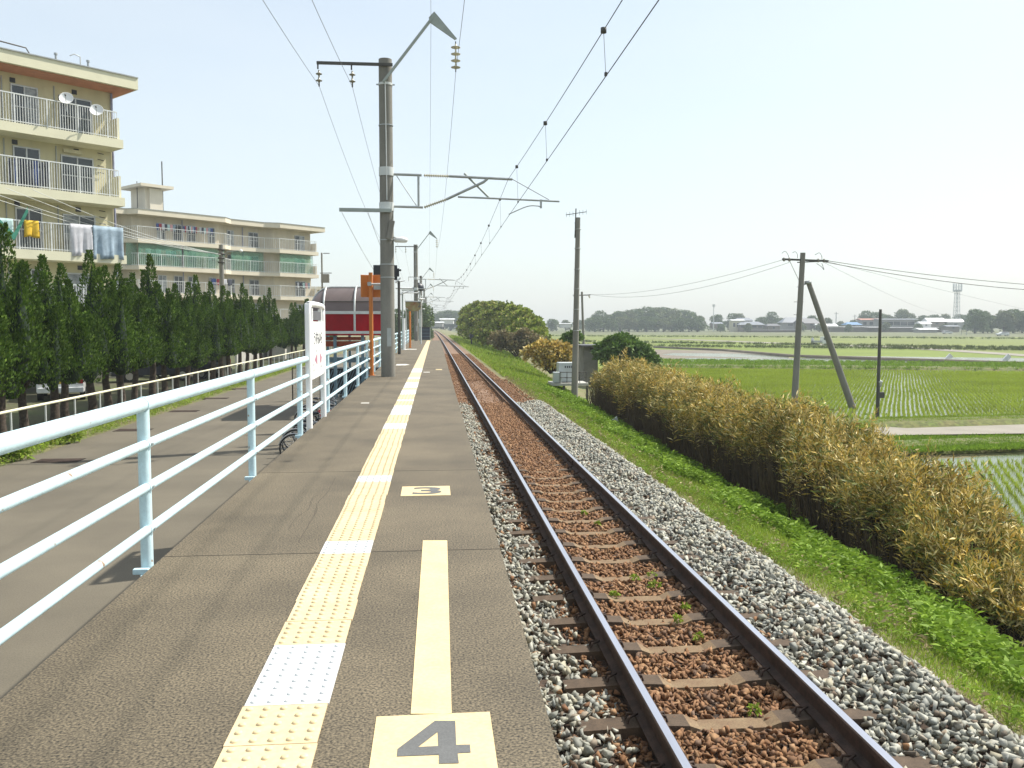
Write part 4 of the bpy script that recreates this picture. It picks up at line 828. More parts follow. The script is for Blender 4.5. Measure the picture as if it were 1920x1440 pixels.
def apartment(name, label, org, line, wallm, edgem, wins, soff, nf, pipes, bal_h=1.22, right_panel=True, roofx=.75, fine=.11, wend=-.75):
    t = thing(name, label, 'building', tuple(org), AZB); x0, x1 = line[0][0], line[-1][0]
    inset = [(x, y+1.3) for x, y in line]
    mb = LMB(); mb.prism([(x, y) for x, y in inset[:-1]]+[(x1+wend, inset[-1][1]), (x1+wend, 9), (x0, 9)], 0, 12.46, wallm); wl = mb.build('wall', t)
    rf = LMB(); ol = [(x, y-.15) for x, y in line]; ol[-1] = (x1+roofx, ol[-1][1])
    poly = ol+[(x1+roofx, 9.5), (x0, 9.5)]
    rf.prism(poly, 12.47, 13.0, edgem, 'roof_grey'); ro = rf.build('roof', t)
    sf = LMB(); sp_ = [(x, y+.05) for x, y in line]; sp_[-1] = (x1+roofx-.1, sp_[-1][1]); sf.prism(sp_+[(x1+roofx-.1, 9.3), (x0, 9.3)], 12.44, 12.468, soff); sf.build('soffit', ro, root=t)
    cp_ = LMB(); 
    for a, b in zip(ol[:-1], ol[1:]): cp_.bar((a[0], a[1], 13.02), (b[0], b[1], 13.02), .1, .05, 'galv')
    cp_.build('roof_edging', ro, root=t)
    for fi, z in enumerate(SLABZ[:nf]):
        mb = LMB(); mb.prism([(x, y) for x, y in line]+[(x1, line[-1][1]+1.5), (x0, line[0][1]+1.5)], z, z+.40, edgem)
        if right_panel: mb.box(x1-.1, x1-.001, line[-1][1]+.35, line[-1][1]+1.5, z+.40, z+1.45, edgem)
        mb.build('balcony_slab', t, bevel=.0)
        mb = LMB()
        for a, b in zip(line[:-1], line[1:]):
            A = Vector((a[0], a[1]+.06, 0)); B = Vector((b[0], b[1]+.06, 0)); L = (B-A).length; d = (B-A)/L
            if (b is line[-1]): B = B-d*.25; L -= .25
            for zz, hh in ((z+.48, .035), (z+.42+bal_h, .05)): mb.bar(A+Vector((0, 0, zz)), B+Vector((0, 0, zz)), .045, hh, 'railing_white')
            nb = int(L/fine)
            for k in range(nb+1):
                p = A+d*(L*k/nb); wd = .055 if k % 12 == 0 else .022
                mb.bar(p+Vector((0, 0, z+.40)), p+Vector((0, 0, z+.42+bal_h)), wd, wd, 'railing_white')
        mb.build('railing', t)
    for (xa, xb, y, fl, top, bot) in wins:
        z = SLABZ[fl]+.40 if fl < 4 else 0; zt_ = z+top; zb = z+bot
        mb = LMB(); yw = y+1.3
        mb.box(xa, xb, yw-.03, yw+.05, zb, zt_, 'glass_dark'); o = mb.build('window', t)
        mb = LMB(); mid = (xa+xb)/2
        for q_ in (xa, mid-.03, xb-.06): mb.box(q_, q_+.06, yw-.06, yw-.031, zb, zt_, 'aluminium')
        mb.box(xa+.06, xb-.06, yw-.058, yw-.032, zt_-.07, zt_, 'aluminium'); mb.box(xa+.06, xb-.06, yw-.058, yw-.032, zb, zb+.09, 'aluminium'); mb.box(xa+.06, xb-.06, yw-.057, yw-.033, zb+(zt_-zb)*.48, zb+(zt_-zb)*.48+.05, 'aluminium')
        mb.build('window_frame', o, root=t)
        if random.random() < .6:
            mb = LMB(); mb.box(mid+.04 if random.random() < .5 else xa+.07, xb-.07 if random.random() < .7 else mid-.04, yw-.031, yw-.029, zb+.1, zt_-.08, 'curtain'); mb.build('curtain', o, root=t)
    for x, y in pipes: mb = LMB(); mb.cyl((x, y+1.22, 0), (x, y+1.22, 12.4), .055, 'pipe_blue', n=8); mb.build('drain_pipe', t)
    return t
O1 = cam_pt(243, 41.6); u1 = lambda px, yo=0: u_at(px, O1, yo)
w1 = []
for fl in range(4):
    w1 += [(u1(38, 1.3), u1(88, 1.3), 0, fl, 1.95, .05), (u1(126, 1.3), u1(186, 1.3), 0, fl, 1.85, .05), (u1(-30, 1.3), u1(6, 1.3), 0, fl, 1.95, .05)]
b1 = apartment('apartment_building', 'cream apartment block at the left edge with laundry on its balconies', O1, [(-10, 0), (0, 0)], 'cream', 'cream_edge', w1, 'soffit', 4, [(u1(223.5, 1.22), 0)], roofx=.72, wend=u1(222, 1.3))
for fl in range(4):
    z = SLABZ[fl]+.4
    for px in (42, 155): mb = LMB(); mb.box(u1(px, 1.3)-.1, u1(px, 1.3)+.12, 1.26, 1.30, z+2.0, z+2.2, 'black'); mb.build('vent_hood', b1)
    for px in (22, 118): mb = LMB(); mb.cyl((u1(px, 1.3), 1.27, z+.2), (u1(px, 1.3), 1.27, z+2.2), .03, 'galv', n=6); mb.build('wall_conduit', b1)
    if fl:
        for k in range(4): mb = LMB(); mb.tube([(u1(193, 1.3), 1.2, z+2.15-.3*k), (u1(204, 1.3), 1.2, z+2.12-.3*k)], .02, 'dark_steel', 5); mb.build('pole_bracket', b1)
mb = LMB(); mb.box(u1(130, 1.3), u1(164, 1.3), 1.15, 1.28, SLABZ[1]+2.35, SLABZ[1]+2.52, 'wall_cream'); mb.build('blind_box', b1)
for px in (131, 190): mb = LMB(); mb.cyl((u1(px), .4, 13), (u1(px), .4, 13.45), .05, 'galv', n=8); mb.cyl((u1(px), .4, 13.4), (u1(px), .4, 13.48), .08, 'galv', n=8); mb.build('roof_vent', b1)
mb = LMB(); mb.tube([(u1(176), .4, 13), (u1(176), .4, 13.55), (u1(165), .4, 13.62), (u1(157), .4, 13.5)], .025, 'galv', 6); mb.build('bent_pipe', b1)
mb = LMB(); mb.tube([(u1(-20), .3, 13.45), (u1(30), .3, 13.42), (u1(75), .3, 13.38), (u1(83), .3, 13.1)], .03, 'dark_steel', 6); mb.build('roof_rail', b1)
def dish(px, z, label):
    u = u1(px); c = O1+ex*u+ey*(-.15)+Vector((0, 0, z)); ax = Vector((.25, -.9, .38)).normalized(); t = thing('satellite_dish', label, 'satellite dish', tuple(c), group='satellite dishes on the top balcony')
    mb = MB(); mb.lathe(c, [(.001, 0), (.12, .012), (.22, .04), (.29, .075), (.295, .08), (.22, .03), (.001, -.01)], 'white_paint', 20, ax); mb.build('reflector', t)
    mb = MB(); mb.tube([c-ax*.02, c+Vector((0, 0, -.3))+ax*.1, c+ax*.33-Vector((0, 0, .05))], .014, 'galv', 6); mb.lathe(c+ax*.33-Vector((0, 0, .05)), [(.001, 0), (.035, .01), (.035, .08), (.001, .09)], 'dark_steel', 8, ax); mb.build('feed_arm', t)
    mb = MB(); mb.tube([c-ax*.02, c+Vector((0, 0, -.55))], .018, 'galv', 6); mb.build('mast', t)
z_at = lambda px, py: D(px, py, (O1+ex*u1(px)).y).z
dish(138, z_at(138, 187), 'white satellite dish raised above the top balcony rail, the left one')
dish(193, z_at(193, 209), 'white satellite dish resting on the top balcony rail near the corner')
zr1 = SLABZ[2]+.42+1.22
lg = 'laundry hanging on the cream building'
clothes('hanging_sheet', 'white sheet folded over the balcony rail next to the blue one', None, u1(139), u1(180), 0, z_at(160, 481), zr1+.05, 'cloth_white', O1, lg)
clothes('hanging_quilt', 'grey blue quilt hanging over the balcony rail at the corner', None, u1(181), u1(237), -.03, z_at(210, 486), zr1+.05, 'cloth_blue', O1, lg)
clothes('hanging_towel', 'bright yellow towel on the balcony rail', None, u1(54), u1(81), -.02, z_at(67, 445), zr1+.03, 'cloth_yellow', O1, lg)
clothes('hanging_towel', 'pale aqua towel on the balcony rail at the left edge', None, u1(3), u1(33), -.02, z_at(18, 447), zr1+.03, 'cloth_aqua', O1, lg)
zr4 = SLABZ[1]+.42+1.22
for i, (a, b, m, dz) in enumerate([(36, 44, 'cloth_dark', .25), (46, 52, 'cloth_navy', .2), (53, 62, 'cloth_dark', .3), (64, 70, 'cloth_dark', .1), (72, 82, 'cloth_dark', .28), (84, 92, 'cloth_navy', .15), (95, 103, 'cloth_dark', .2), (104, 110, 'cloth_dark', .05)]):
    clothes('hanging_clothes', 'dark garment drying behind the second highest railing, %s from the left' % order_words[i], None, u1(a), u1(b), .45, SLABZ[1]+.55, zr4+.05-dz*.3, m, O1, lg)
a = O1+ex*u1(61)+ey*(-.12); b = O1+ex*u1(33)+ey*(-.12)
mb = MB(); mb.add([(a.x, a.y, z_at(61, 398)), (a.x-.02, a.y, z_at(61, 388)), (b.x, b.y, z_at(33, 437)), (b.x, b.y, z_at(33, 452))], [(0, 1, 2, 3)], 'net_green2'); mb.add([(b.x, b.y, z_at(33, 437)), (b.x, b.y, z_at(33, 452)), (*(O1+ex*u1(2)+ey*-.12).xy, z_at(2, 418)), (*(O1+ex*u1(2)+ey*-.12).xy, z_at(2, 406))], [(0, 1, 2, 3)], 'net_green2')
o = mb.build('garden_net'); tag(o, 'green net drooping across the lowest visible cream balcony', 'net'); o.modifiers.new('s', 'SOLIDIFY').thickness = .01
# second block
O2 = cam_pt(600, 105); u2 = lambda px, yo=0: u_at(px, O2, yo)
line2 = [(u2(150, 1.2), 1.2), (u2(243, 1.2), 1.2), (u2(265), 0), (u2(427), 0), (u2(437, .9), .9), (u2(500, .9), .9), (u2(528), 0), (0, 0)]
w2 = []
for fl in range(4):
    for a, b, yo in ((246, 258, 1.2), (300, 316, 0), (330, 346, 0), (356, 372, 0), (395, 408, 0), (430, 443, .9), (470, 488, .9), (509, 522, .4), (556, 574, 0)):
        w2.append((u2(a, yo+1.3), u2(b, yo+1.3), yo, fl, 1.9, .05))
for a, b in ((500, 512), (515, 528)): w2.append((u2(a, 1.9), u2(b, 1.9), .6, 4, 1.0, .2))
b2 = apartment('apartment_building', 'beige apartment block with stepped balconies and green netting beyond the junipers', O2, line2, 'beige', 'beige_edge', w2, 'beige', 4, [(u2(348, 1.2), 0), (u2(468, 1.2), .9)], roofx=.9, fine=.2, wend=u2(585, 1.3))
mb = LMB(); ta = u2(273, 3); tb = u2(303, 3)
mb.box(ta, ta+.9*(tb-ta), 2.2, 5.2, 13.0, 15.55, 'beige_edge'); mb.box(ta+.9*(tb-ta)-1.2, ta+.9*(tb-ta)+.2, 1.9, 2.2, 13.0, 15.5, 'beige_edge'); mb.box(ta-.8, tb+1.0, 1.4, 6, 15.56, 15.85, 'beige_edge'); tw2 = mb.build('roof_tower', b2)
mb = LMB(); mb.cyl((u2(313, 3), 3, 13), (u2(313, 3), 3, 18.6), .06, 'dark_steel', n=6); mb.cyl((u2(266, 3), 3, 13), (u2(266, 3), 3, 16.2), .04, 'dark_steel', n=6); mb.build('mast', tw2, root=b2)
# green nets on the third and parts of the fourth storey
for (pa, pb, yo, fl) in ((243, 264, .6, 1), (266, 347, 0, 1), (350, 426, 0, 1), (438, 499, .9, 1), (529, 591, 0, 1)):
    z = SLABZ[fl]+.4; A = u2(pa, yo); B = u2(pb, yo); V = []
    nn_ = 16
    for i in range(nn_+1):
        x = A+(B-A)*i/nn_
        for v in (0, .5, 1): V.append(O2+ex*x+ey*(yo+.16-.03*math.sin(i*1.7+v*2))+Vector((0, 0, z+.05+v*2.2)))
    mb = MB(); mb.add(V, [(i*3+j, (i+1)*3+j, (i+1)*3+j+1, i*3+j+1) for i in range(nn_) for j in range(2)], 'net_green', True); o = mb.build('balcony_net'); o.modifiers.new('s', 'SOLIDIFY').thickness = .01
    tag(o, 'green bird net across the %s balcony bay of the beige block' % {243: 'far left', 438: 'recessed centre right', 529: 'rightmost', 266: 'left', 350: 'middle', 437: 'recessed centre right', 528: 'rightmost'}[pa], 'net', 'green nets on the beige block')
cols = ['cloth_navy', 'cloth_red', 'cloth_white', 'cloth_dark', 'cloth_aqua', 'cloth_pink', 'cloth_blue']
cnt = 0
for (pa, pb, fl, n_) in ((300, 336, 0, 7), (350, 376, 0, 9), (380, 405, 0, 6), (270, 345, 1, 8), (560, 585, 2, 5), (400, 440, 2, 4)):
    for i in range(n_):
        pm = pa+(pb-pa)*i/n_; x = u2(pm, .3); wd = (pb-pa)/n_/18*.75/.75
        clothes('hanging_clothes', '%s garment on the %s balcony of the beige block, %s along' % (cols[cnt % 7].split('_')[1].replace('aqua', 'turquoise'), {300: 'top left', 350: 'top middle', 380: 'top, right of middle', 270: 'second highest left', 560: 'lower right', 400: 'lower middle'}[pa], order_words[i]), None, x, x+wd, .35, SLABZ[fl]+1.45, SLABZ[fl]+2.1, cols[cnt % 7], O2, 'laundry on the beige block'); cnt += 1
# long low building beyond
t = thing('apartment_building', 'long flat roofed building seen behind the red shelter roof', 'building', tuple(cam_pt(650, 150)), AZB-.25)
mb = LMB(); mb.box(-10, 3.2, 0, 8, 0, 7.2, 'beige'); mb.build('wall', t)
mb = LMB(); mb.box(-10.5, 3.7, -.9, 8.5, 7.2, 7.75, 'beige_edge'); mb.build('roof', t)
for k in range(3):
    mb = LMB(); mb.box(-8+k*3.6, -5.6+k*3.6, -.02, .05, 5.0, 6.8, 'glass_dark'); mb.build('window', t)
mb = LMB(); mb.box(-10.1, 3.2, -.8, -.7, 4.4, 5.6, 'beige_edge'); mb.build('balcony', t)
# ================================================================ CARS ON THE LEFT
def car(loc, rz, col, label, L=4.4, Wd=1.75, H=1.75, suv=True):
    t = thing('parked_car', label, 'car', loc, rz)
    prof = [(-L/2, .35), (-L/2, .95), (-L/2+.12, 1.0), (-L/2+.35, H-.08), (-L/2+.55, H), (.3, H), (.75, H-.12), (1.25, 1.05), (L/2-.1, .92), (L/2, .75), (L/2, .35)]
    n = len(prof); V = []
    for s_ in (-1, 1):
        for x, z in prof: V.append((x, s_*(Wd/2-(max(0, z-1.0))*.22), z))
    mb = LMB(); mb.add(V, [tuple(range(n)), tuple(range(2*n-1, n-1, -1))]+[(i, n+i, n+(i+1) % n, (i+1) % n) for i in range(n)], col); mb.build('body', t, bevel=.05)
    for s_ in (-1, 1):
        yw = lambda z: s_*(Wd/2-(z-1)*.22+.004)
        mb = LMB(); mb.add([(-L/2+.4, yw(1.05), 1.05), (1.1, yw(1.05), 1.05), (.65, yw(H-.15), H-.15), (-L/2+.6, yw(H-.15), H-.15)], [(0, 1, 2, 3)], 'glass_dark'); mb.build('side_window', t)
        for x in (-L/2+.8, L/2-.85):
            mb = LMB(); mb.cyl((x, s_*(Wd/2-.2), .33), (x, s_*(Wd/2+.01), .33), .33, 'rubber', n=20); o = mb.build('wheel', t)
            mb = LMB(); mb.cyl((x, s_*(Wd/2+.0), .33), (x, s_*(Wd/2+.02), .33), .2, 'silver', n=12); mb.build('rim', o, root=t)
        mb = LMB(); mb.box(-L/2-.02, -L/2+.08, s_*(Wd/2-.14)-.09, s_*(Wd/2-.14)+.09, .72, 1.12, 'tail_red'); mb.build('tail_light', t, bevel=.01)
    mb = LMB(); xb = -L/2
    mb.add([(xb+.10, -Wd/2+.2, 1.08), (xb+.10, Wd/2-.2, 1.08), (xb+.325, Wd/2-.32, H-.14), (xb+.325, -Wd/2+.32, H-.14)], [(0, 1, 2, 3)], 'glass_dark'); mb.build('rear_window', t)
    mb = LMB(); mb.box(xb-.09, xb+.1, -Wd/2+.03, Wd/2-.03, .35, .58, col); mb.build('bumper', t, bevel=.03)
    mb = LMB(); mb.box(xb-.012, xb+.0, -.17, .17, .72, .88, 'plate_yellow'); mb.build('number_plate', t)
    return t
p = W(84, 752, ROADZ); car((p.x, p.y+1.8, ROADZ), math.pi/2+.35, 'car_white', 'white estate car seen from behind under the left junipers', H=1.65)
p = W(205, 715, ROADZ); car((p.x-1, p.y+4, ROADZ), .2, 'car_silver', 'silver car parked side on deep behind the junipers', H=1.5)
p = W(438, 708, ROADZ); car((p.x-2.5, p.y, ROADZ), math.pi/2+1.2, 'car_dark', 'dark car parked in shade beside the wooden utility pole', H=1.45)
p = W(330, 716, ROADZ); car((p.x-1.5, p.y+1, ROADZ), .5, 'car_dark', 'dark car in the shade behind the middle junipers', H=1.5)
# low wall panels, hut, block wall
t = thing('low_wall', 'low white garden wall behind the left junipers', 'wall', tuple(W(180, 712, ROADZ)))
a = W(150, 714, ROADZ); b = W(235, 708, ROADZ); mb = MB(); mb.bar((a.x-6, a.y, ROADZ+.5), (b.x, b.y, ROADZ+.5), .2, 1.0, 'block_wall'); mb.bar((a.x-6, a.y, ROADZ+1.03), (b.x, b.y, ROADZ+1.03), .3, .06, 'cream_edge'); mb.build('wall_panel', t)
a = W(498, 674, ROADZ); b = W(540, 662, ROADZ)
t = thing('garden_shed', 'small shed with a flat white roof beyond the junipers', 'shed', tuple(a)); q = lambda px, py: D(px, py, a.y)
mb = MB(); mb.box(q(500, 640).x, q(534, 640).x, a.y, a.y+4, ROADZ, q(500, 646).z, 'block_wall'); mb.build('wall', t)
mb = MB(); mb.prism([(q(496, 640).x, a.y-.5), (q(544, 640).x, a.y-.5), (q(544, 640).x, a.y+5), (q(496, 640).x, a.y+5)], q(500, 641).z, q(500, 634).z, 'roof_white'); mb.build('roof', t)
mb = MB(); A = W(425, 690, ROADZ); mb.bar((A.x, A.y+3, ROADZ+.75), (W(540, 663, ROADZ).x, W(540, 663, ROADZ).y, ROADZ+.75), .15, 1.5, 'block_wall'); tag(mb.build('block_wall'), 'pale concrete block wall running behind the fence at the far junipers', 'wall')
# left utility pole
def upole(name, label, base, topz, r0, r1, m='concrete_pole', lean=(0, 0)):
    t = thing(name, label, 'utility pole', tuple(base)); mb = MB(); mb.cyl((base.x, base.y, base.z-.3), (base.x+lean[0], base.y+lean[1], topz), r0, m, r1, n=14); mb.build('shaft', t); return t
b = W(420, 712, ROADZ); b = Vector((b.x, b.y, ROADZ)); q = lambda px, py: D(px, py, b.y)
t = upole('utility_pole', 'grey utility pole with a curved street lamp standing among the junipers', b, q(418, 459).z, .16, .12); tp_ = q(418, 459)
mb = MB()
for py in (468, 476, 484, 492): mb.lathe((b.x, b.y, q(418, py).z), [(.13, -.05), (.2, -.04), (.2, .04), (.13, .05)], 'dark_steel', 8)
mb.build('cable_clamp', t)
mb = MB(); mb.tube(spline([q(420, 480), q(427, 472), q(437, 471), q(447, 470)], 4), .025, 'galv', 6); mb.build('lamp_arm', t)
mb = MB(); mb.lathe(q(452, 470), [(.001, -.1), (.08, -.06), (.1, 0), (.05, .06), (.001, .08)], 'white_paint', 10); mb.build('lamp_head', t)
b3 = cam_pt(606, 112); b3.z = ROADZ
q = lambda px, py: D(px, py, b3.y); t = upole('utility_pole', 'thin utility pole at the right end of the beige block', b3, q(606, 474).z, .14, .1)
for py, l, r in ((475, 0, 12), (512, -6, 16)): mb = MB(); mb.bar(q(606+l, py), q(606+r, py), .09, .09, 'dark_steel'); mb.build('crossarm', t)
mb = MB(); mb.box(b3.x-.1, b3.x+.9, b3.y-.3, b3.y+.3, q(606, 530).z, q(606, 514).z, 'concrete_pole'); mb.build('transformer', t)
pa = D(418, 478, b.y)
for i, (px, py) in enumerate([(-40, 352), (-40, 362), (10, 352), (60, 355)]):
    s_ = O1+ex*u1(px)+ey*(-1.2); A = D(px, py, s_.y); P = [A.lerp(pa, k/14)+Vector((0, 0, -.9*4*(k/14)*(1-k/14)*.35)) for k in range(15)]
    wire('service_cable', 'cable from the cream building to the lamp pole, %s of four' % ['highest', 'second', 'third', 'lowest'][i], P, .012, 'galv_pale', 'cable')
# ================================================================ RIGHT SIDE: poles
b = W(1077, 744, -2.2); q = lambda px, py: D(px, py, b.y); tz = q(1084, 408); hz = tz
t = upole('utility_pole', 'tall concrete pole with a television aerial beside the control cabinets', b, tz.z, .17, .11, lean=(tz.x-b.x, 0))
mb = MB()
for py in (430, 466, 505, 542, 580, 620):
    pp = q(1084-(py-408)*.02, py); mb.lathe(pp, [(.12, -.015), (.16, -.015), (.16, .015), (.12, .015)], 'galv', 12)
mb.build('band', t)
mb = MB(); mb.tube([q(1078, 446), q(1080, 391)], .03, 'dark_steel', 6); mb.bar(q(1061, 403), q(1100, 397), .03, .03, 'dark_steel')
for k in range(7): 
    pp = q(1062+6.2*k, 402.8-k*.95); mb.bar(pp+Vector((0, 0, -.12)), pp+Vector((0, 0, .12)), .012, .012, 'dark_steel', up=(0, 1, 0)) if k != 3 else None
for py in (418, 440): mb.bar(q(1077, py), q(1086, py), .03, .03, 'galv')
mb.build('aerial', t)
b = W(1096, 692, PZ+.3); q = lambda px, py: D(px, py, b.y); tz = q(1091, 547); t = upole('utility_pole', 'slim pole with a short crossarm behind the tall aerial pole', b, tz.z, .13, .09, lean=(tz.x-b.x, 0)); pl2 = q(1105, 552)
mb = MB(); mb.bar(q(1074, 554), q(1107, 553), .08, .08, 'dark_steel'); mb.tube([q(1104, 554), q(1106, 559)], .06, 'insulator', 6); mb.build('crossarm', t)
# H pole with strut
YR = W(1490, 768, PZ).y; q = lambda px, py: D(px, py, YR); b = W(1488.5, 768, PZ); tz = q(1505.5, 474)
t = upole('utility_pole', 'leaning utility pole with crossarm rising from the thicket at the right', b, tz.z, .17, .125, lean=(tz.x-b.x, 0))
mb = MB(); mb.bar(q(1467, 486), q(1553, 489.5), .09, .09, 'dark_steel'); mb.bar(q(1495, 492), q(1540, 490), .06, .05, 'dark_steel'); ca = mb.build('crossarm', t)
for px in (1470, 1480, 1534, 1545):
    mb = MB(); pp = q(px, 487+(px-1467)*.03); mb.lathe(pp, [(.01, -.08), (.07, -.05), (.045, 0), (.07, .05), (.03, .1), (.01, .12)], 'insulator_dark', 10); mb.build('insulator', t)
for a_, c_, e_ in (((1466, 475), (1472, 471), (1480, 488)), ((1486, 474), (1491, 472), (1495, 484)), ((1528, 478), (1536, 474), (1541, 488))):
    mb = MB(); mb.tube(spline([q(*a_), q(*c_), q((c_[0]+e_[0])/2+2, (c_[1]+e_[1])/2-1), q(*e_)], 4), .012, 'wire', 5); mb.build('jumper_wire', t)
mb = MB(); mb.tube([q(1480, 488), q(1498, 526)], .015, 'galv', 5); mb.tube(spline([q(1531, 494), q(1540, 500), q(1545, 506), q(1541, 494)], 3), .014, 'wire_pale', 5)
for py, w_ in ((538, 5), (566, 9), (590, 8)): mb.bar(q(1499-w_-(py-538)*.05, py), q(1499+w_-(py-538)*.05, py), .02, .02, 'dark_steel')
mb.build('step_bolt', t)
t = thing('strut_pole', 'slanting wooden prop pole leaning against the crossarm pole', 'pole', tuple(W(1606, 790, PZ)))
mb = MB(); mb.cyl(q(1608, 792), q(1515, 527), .185, 'concrete_pole', .12, n=14); mb.build('shaft', t)
mb = MB(); mb.bar(q(1497, 536), q(1520, 530), .06, .06, 'galv'); mb.lathe(q(1515, 530), [(.12, -.08), (.17, -.08), (.17, .08), (.12, .08)], 'galv', 10); mb.build('clamp', t)
b = W(1645, 786, PZ); qq = lambda px, py: D(px, py, b.y); t = upole('meter_pole', 'thin short pole with a small box standing at the paddy edge', b, qq(1645, 580).z, .085, .06, m='dark_steel')
mb = MB(); A = qq(1644, 746); B = qq(1656, 735); mb.box(A.x, B.x, b.y-.12, b.y+.05, A.z, B.z, 'dark_steel'); mb.build('meter_box', t)
mb = MB(); mb.lathe(qq(1650, 720), [(.001, -.15), (.09, -.1), (.09, .05), (.14, .1), (.001, .2)], 'galv_pale', 8); mb.build('fitting', t)
def hang(A, B, sag, n=20): return [A.lerp(B, k/n)-Vector((0, 0, 4*sag*(k/n)*(1-k/n))) for k in range(n+1)]
wire('power_line', 'upper power line from the crossarm pole to the right edge', hang(q(1552, 489), D(2200, 545, YR+6), .35), .016, 'wire', 'power line')
wire('power_line', 'lower power line from the crossarm pole to the right edge', hang(q(1540, 490), D(2200, 549, YR+7), .55), .018, 'wire', 'power line')
wire('power_line', 'faint upper line from the slim pole to the crossarm pole', hang(pl2, q(1468, 487), .5), .010, 'wire_pale', 'power line')
wire('power_line', 'faint lower line from the slim pole to the crossarm pole', hang(pl2, q(1480, 492), .8), .010, 'wire_pale', 'power line')
wire('power_line', 'faint line descending right from the crossarm pole to the far houses', hang(q(1545, 492), D(1800, 585, 250), 1.5), .009, 'wire_pale', 'power line')
wire('power_line', 'faint line descending towards the far right trees', hang(q(1550, 490), D(2100, 610, 200), .6), .009, 'wire_pale', 'power line')
# control cabinets by the track
Yc = W(1055, 728, -1.9).y; q = lambda px, py, dy=0: D(px, py, Yc+dy)
t = thing('control_cabinet', 'pale grey trackside control cabinets on a small railed stand', 'cabinet', tuple(q(1055, 725)))
mb = MB(); A, B = q(1048, 716), q(1084, 680); mb.box(A.x, B.x, Yc, Yc+.9, A.z, B.z, 'cab_grey'); mb.build('tall_cabinet', t, bevel=.02)
mb = MB(); A, B = q(1036, 716), q(1051, 697); mb.box(A.x, B.x, Yc-.5, Yc-.02, A.z, B.z, 'cab_grey'); mb.build('short_cabinet', t, bevel=.02)
mb = MB(); A, B = q(1033, 722), q(1100, 717); mb.box(A.x, B.x, Yc-.6, Yc+1.2, A.z, B.z, 'block_wall')
for px in (1036, 1055, 1075, 1098): C0 = q(px, 720); mb.box(C0.x-.05, C0.x+.05, Yc-.5, Yc-.4, C0.z-1.2, C0.z, 'dark_steel')
mb.build('stand', t)
mb = MB()
for py in (698, 708): mb.tube([q(1050, py, -.55), q(1100, py, -.55)], .02, 'dark_steel', 5)
for px in (1050, 1063, 1087, 1099): mb.tube([q(px, 697, -.55), q(px, 718, -.55)], .02, 'dark_steel', 5)
mb.build('guard_rail', t)
mb = MB()
for k in range(4): C0 = q(1060+k*4, 688); mb.box(C0.x-.03, C0.x+.03, Yc-.012, Yc, C0.z-.05, C0.z+.05, 'black')
mb.build('vent_hole', t)
# hut
Yh = 62.; q = lambda px, py, dy=0: D(px, py, Yh+dy); t = thing('pump_hut', 'plain grey hut with a flat dark roof beside the dark bush', 'hut', (q(1108, 690).x, Yh, PZ))
mb = MB(); mb.box(q(1094, 690).x, q(1121, 690).x, Yh, Yh+2.5, PZ, q(1100, 650).z, 'hut_wall'); mb.build('wall', t)
mb = MB(); mb.box(q(1088, 690).x, q(1128, 690).x, Yh-.4, Yh+2.9, q(1100, 650).z, q(1100, 647).z, 'roof_dark'); mb.build('roof', t)
mb = MB(); mb.box(q(1106, 690).x, q(1112, 690).x, Yh-.02, Yh, q(1100, 656).z, q(1100, 653).z, 'black'); mb.build('vent', t)
# white marker and box on post
p = W(1152, 790, -1.95); mb = MB(); e = D(1157, 781, p.y); A = W(1144, 792, -1.95)
mb.prism([(A.x, p.y), (e.x+.1, p.y), (e.x+.1, p.y+.08), (A.x, p.y+.08)], -2.1, -2.0, 'galv_pale'); mb.add([(A.x, p.y, -2.0), (e.x+.06, p.y, -2.0), (e.x, p.y, e.z), (A.x, p.y+.07, -2.0), (e.x+.06, p.y+.07, -2.0), (e.x, p.y+.07, e.z)], [(0, 1, 2), (5, 4, 3), (0, 3, 4, 1), (1, 4, 5, 2), (2, 5, 3, 0)], 'galv_pale'); tag(mb.build('marker_board'), 'small white pointed marker standing in the grass by the thicket', 'marker')
p = W(884, 649, -1.5); q = lambda px, py: D(px, py, p.y); t = thing('signal_box', 'small black equipment box on a post beside the far track', 'equipment box', tuple(p))
mb = MB(); mb.cyl(p, q(884, 628), .1, 'black', n=8); mb.build('post', t); mb = MB(); A, B = q(880.5, 637), q(888, 627); mb.box(A.x, B.x, p.y-.3, p.y+.2, A.z, B.z, 'black'); mb.build('box', t, bevel=.02)
# ================================================================ VEGETATION
def slope_z(X, Y): return np.array([ground_z(float(a), float(b)) for a, b in zip(X, Y)])
# embankment grass
def grass(name, label, n, xf, y0, y1, ln, wd, m, pw=1.0, clump=None):
    Y = y0+(y1-y0)*rng.random(n)**pw; u = rng.random(n); lo, hi = xf(Y); X = lo+(hi-lo)*u
    if clump is not None:
        k = clump(X, Y) > rng.random(n); X, Y = X[k], Y[k]; n = len(X)
    Zz = slope_z(X, Y); P = np.stack([X, Y, Zz-.01], 1); Dr = np.stack([rng.normal(0, .45, n), rng.normal(0, .45, n), np.ones(n)], 1)
    l_ = rng.uniform(ln*.5, ln*1.3, n); l_ *= 1+Y/45.; V, Fc = leaves(P, Dr, l_, wd*(1+Y/25.), droop=.2)
    return tag(bulk(name, V, Fc, m), label, 'grass', kind='stuff')
fxv = lambda Y: np.array([front_x(y) for y in Y])
bandf = lambda X, Y: .5+.5*np.sin(X*3.1+Y*.9)*np.sin(Y*1.7-X)
grass('grass', 'lush green grass on the track embankment', 120000, lambda Y: (3.75+.1*np.sin(Y*2), fxv(Y)+.1), 2.5, 45, .10, .008, 'grass', 1.3, lambda X, Y: np.clip((X-3.7)*1.3, .25, 1)*.95)
grass('grass', 'grass on the far stretch of the embankment', 36000, lambda Y: (3.6+0*Y, fxv(Y)+.3), 45, 190, .16, .02, 'grass', 1.3)
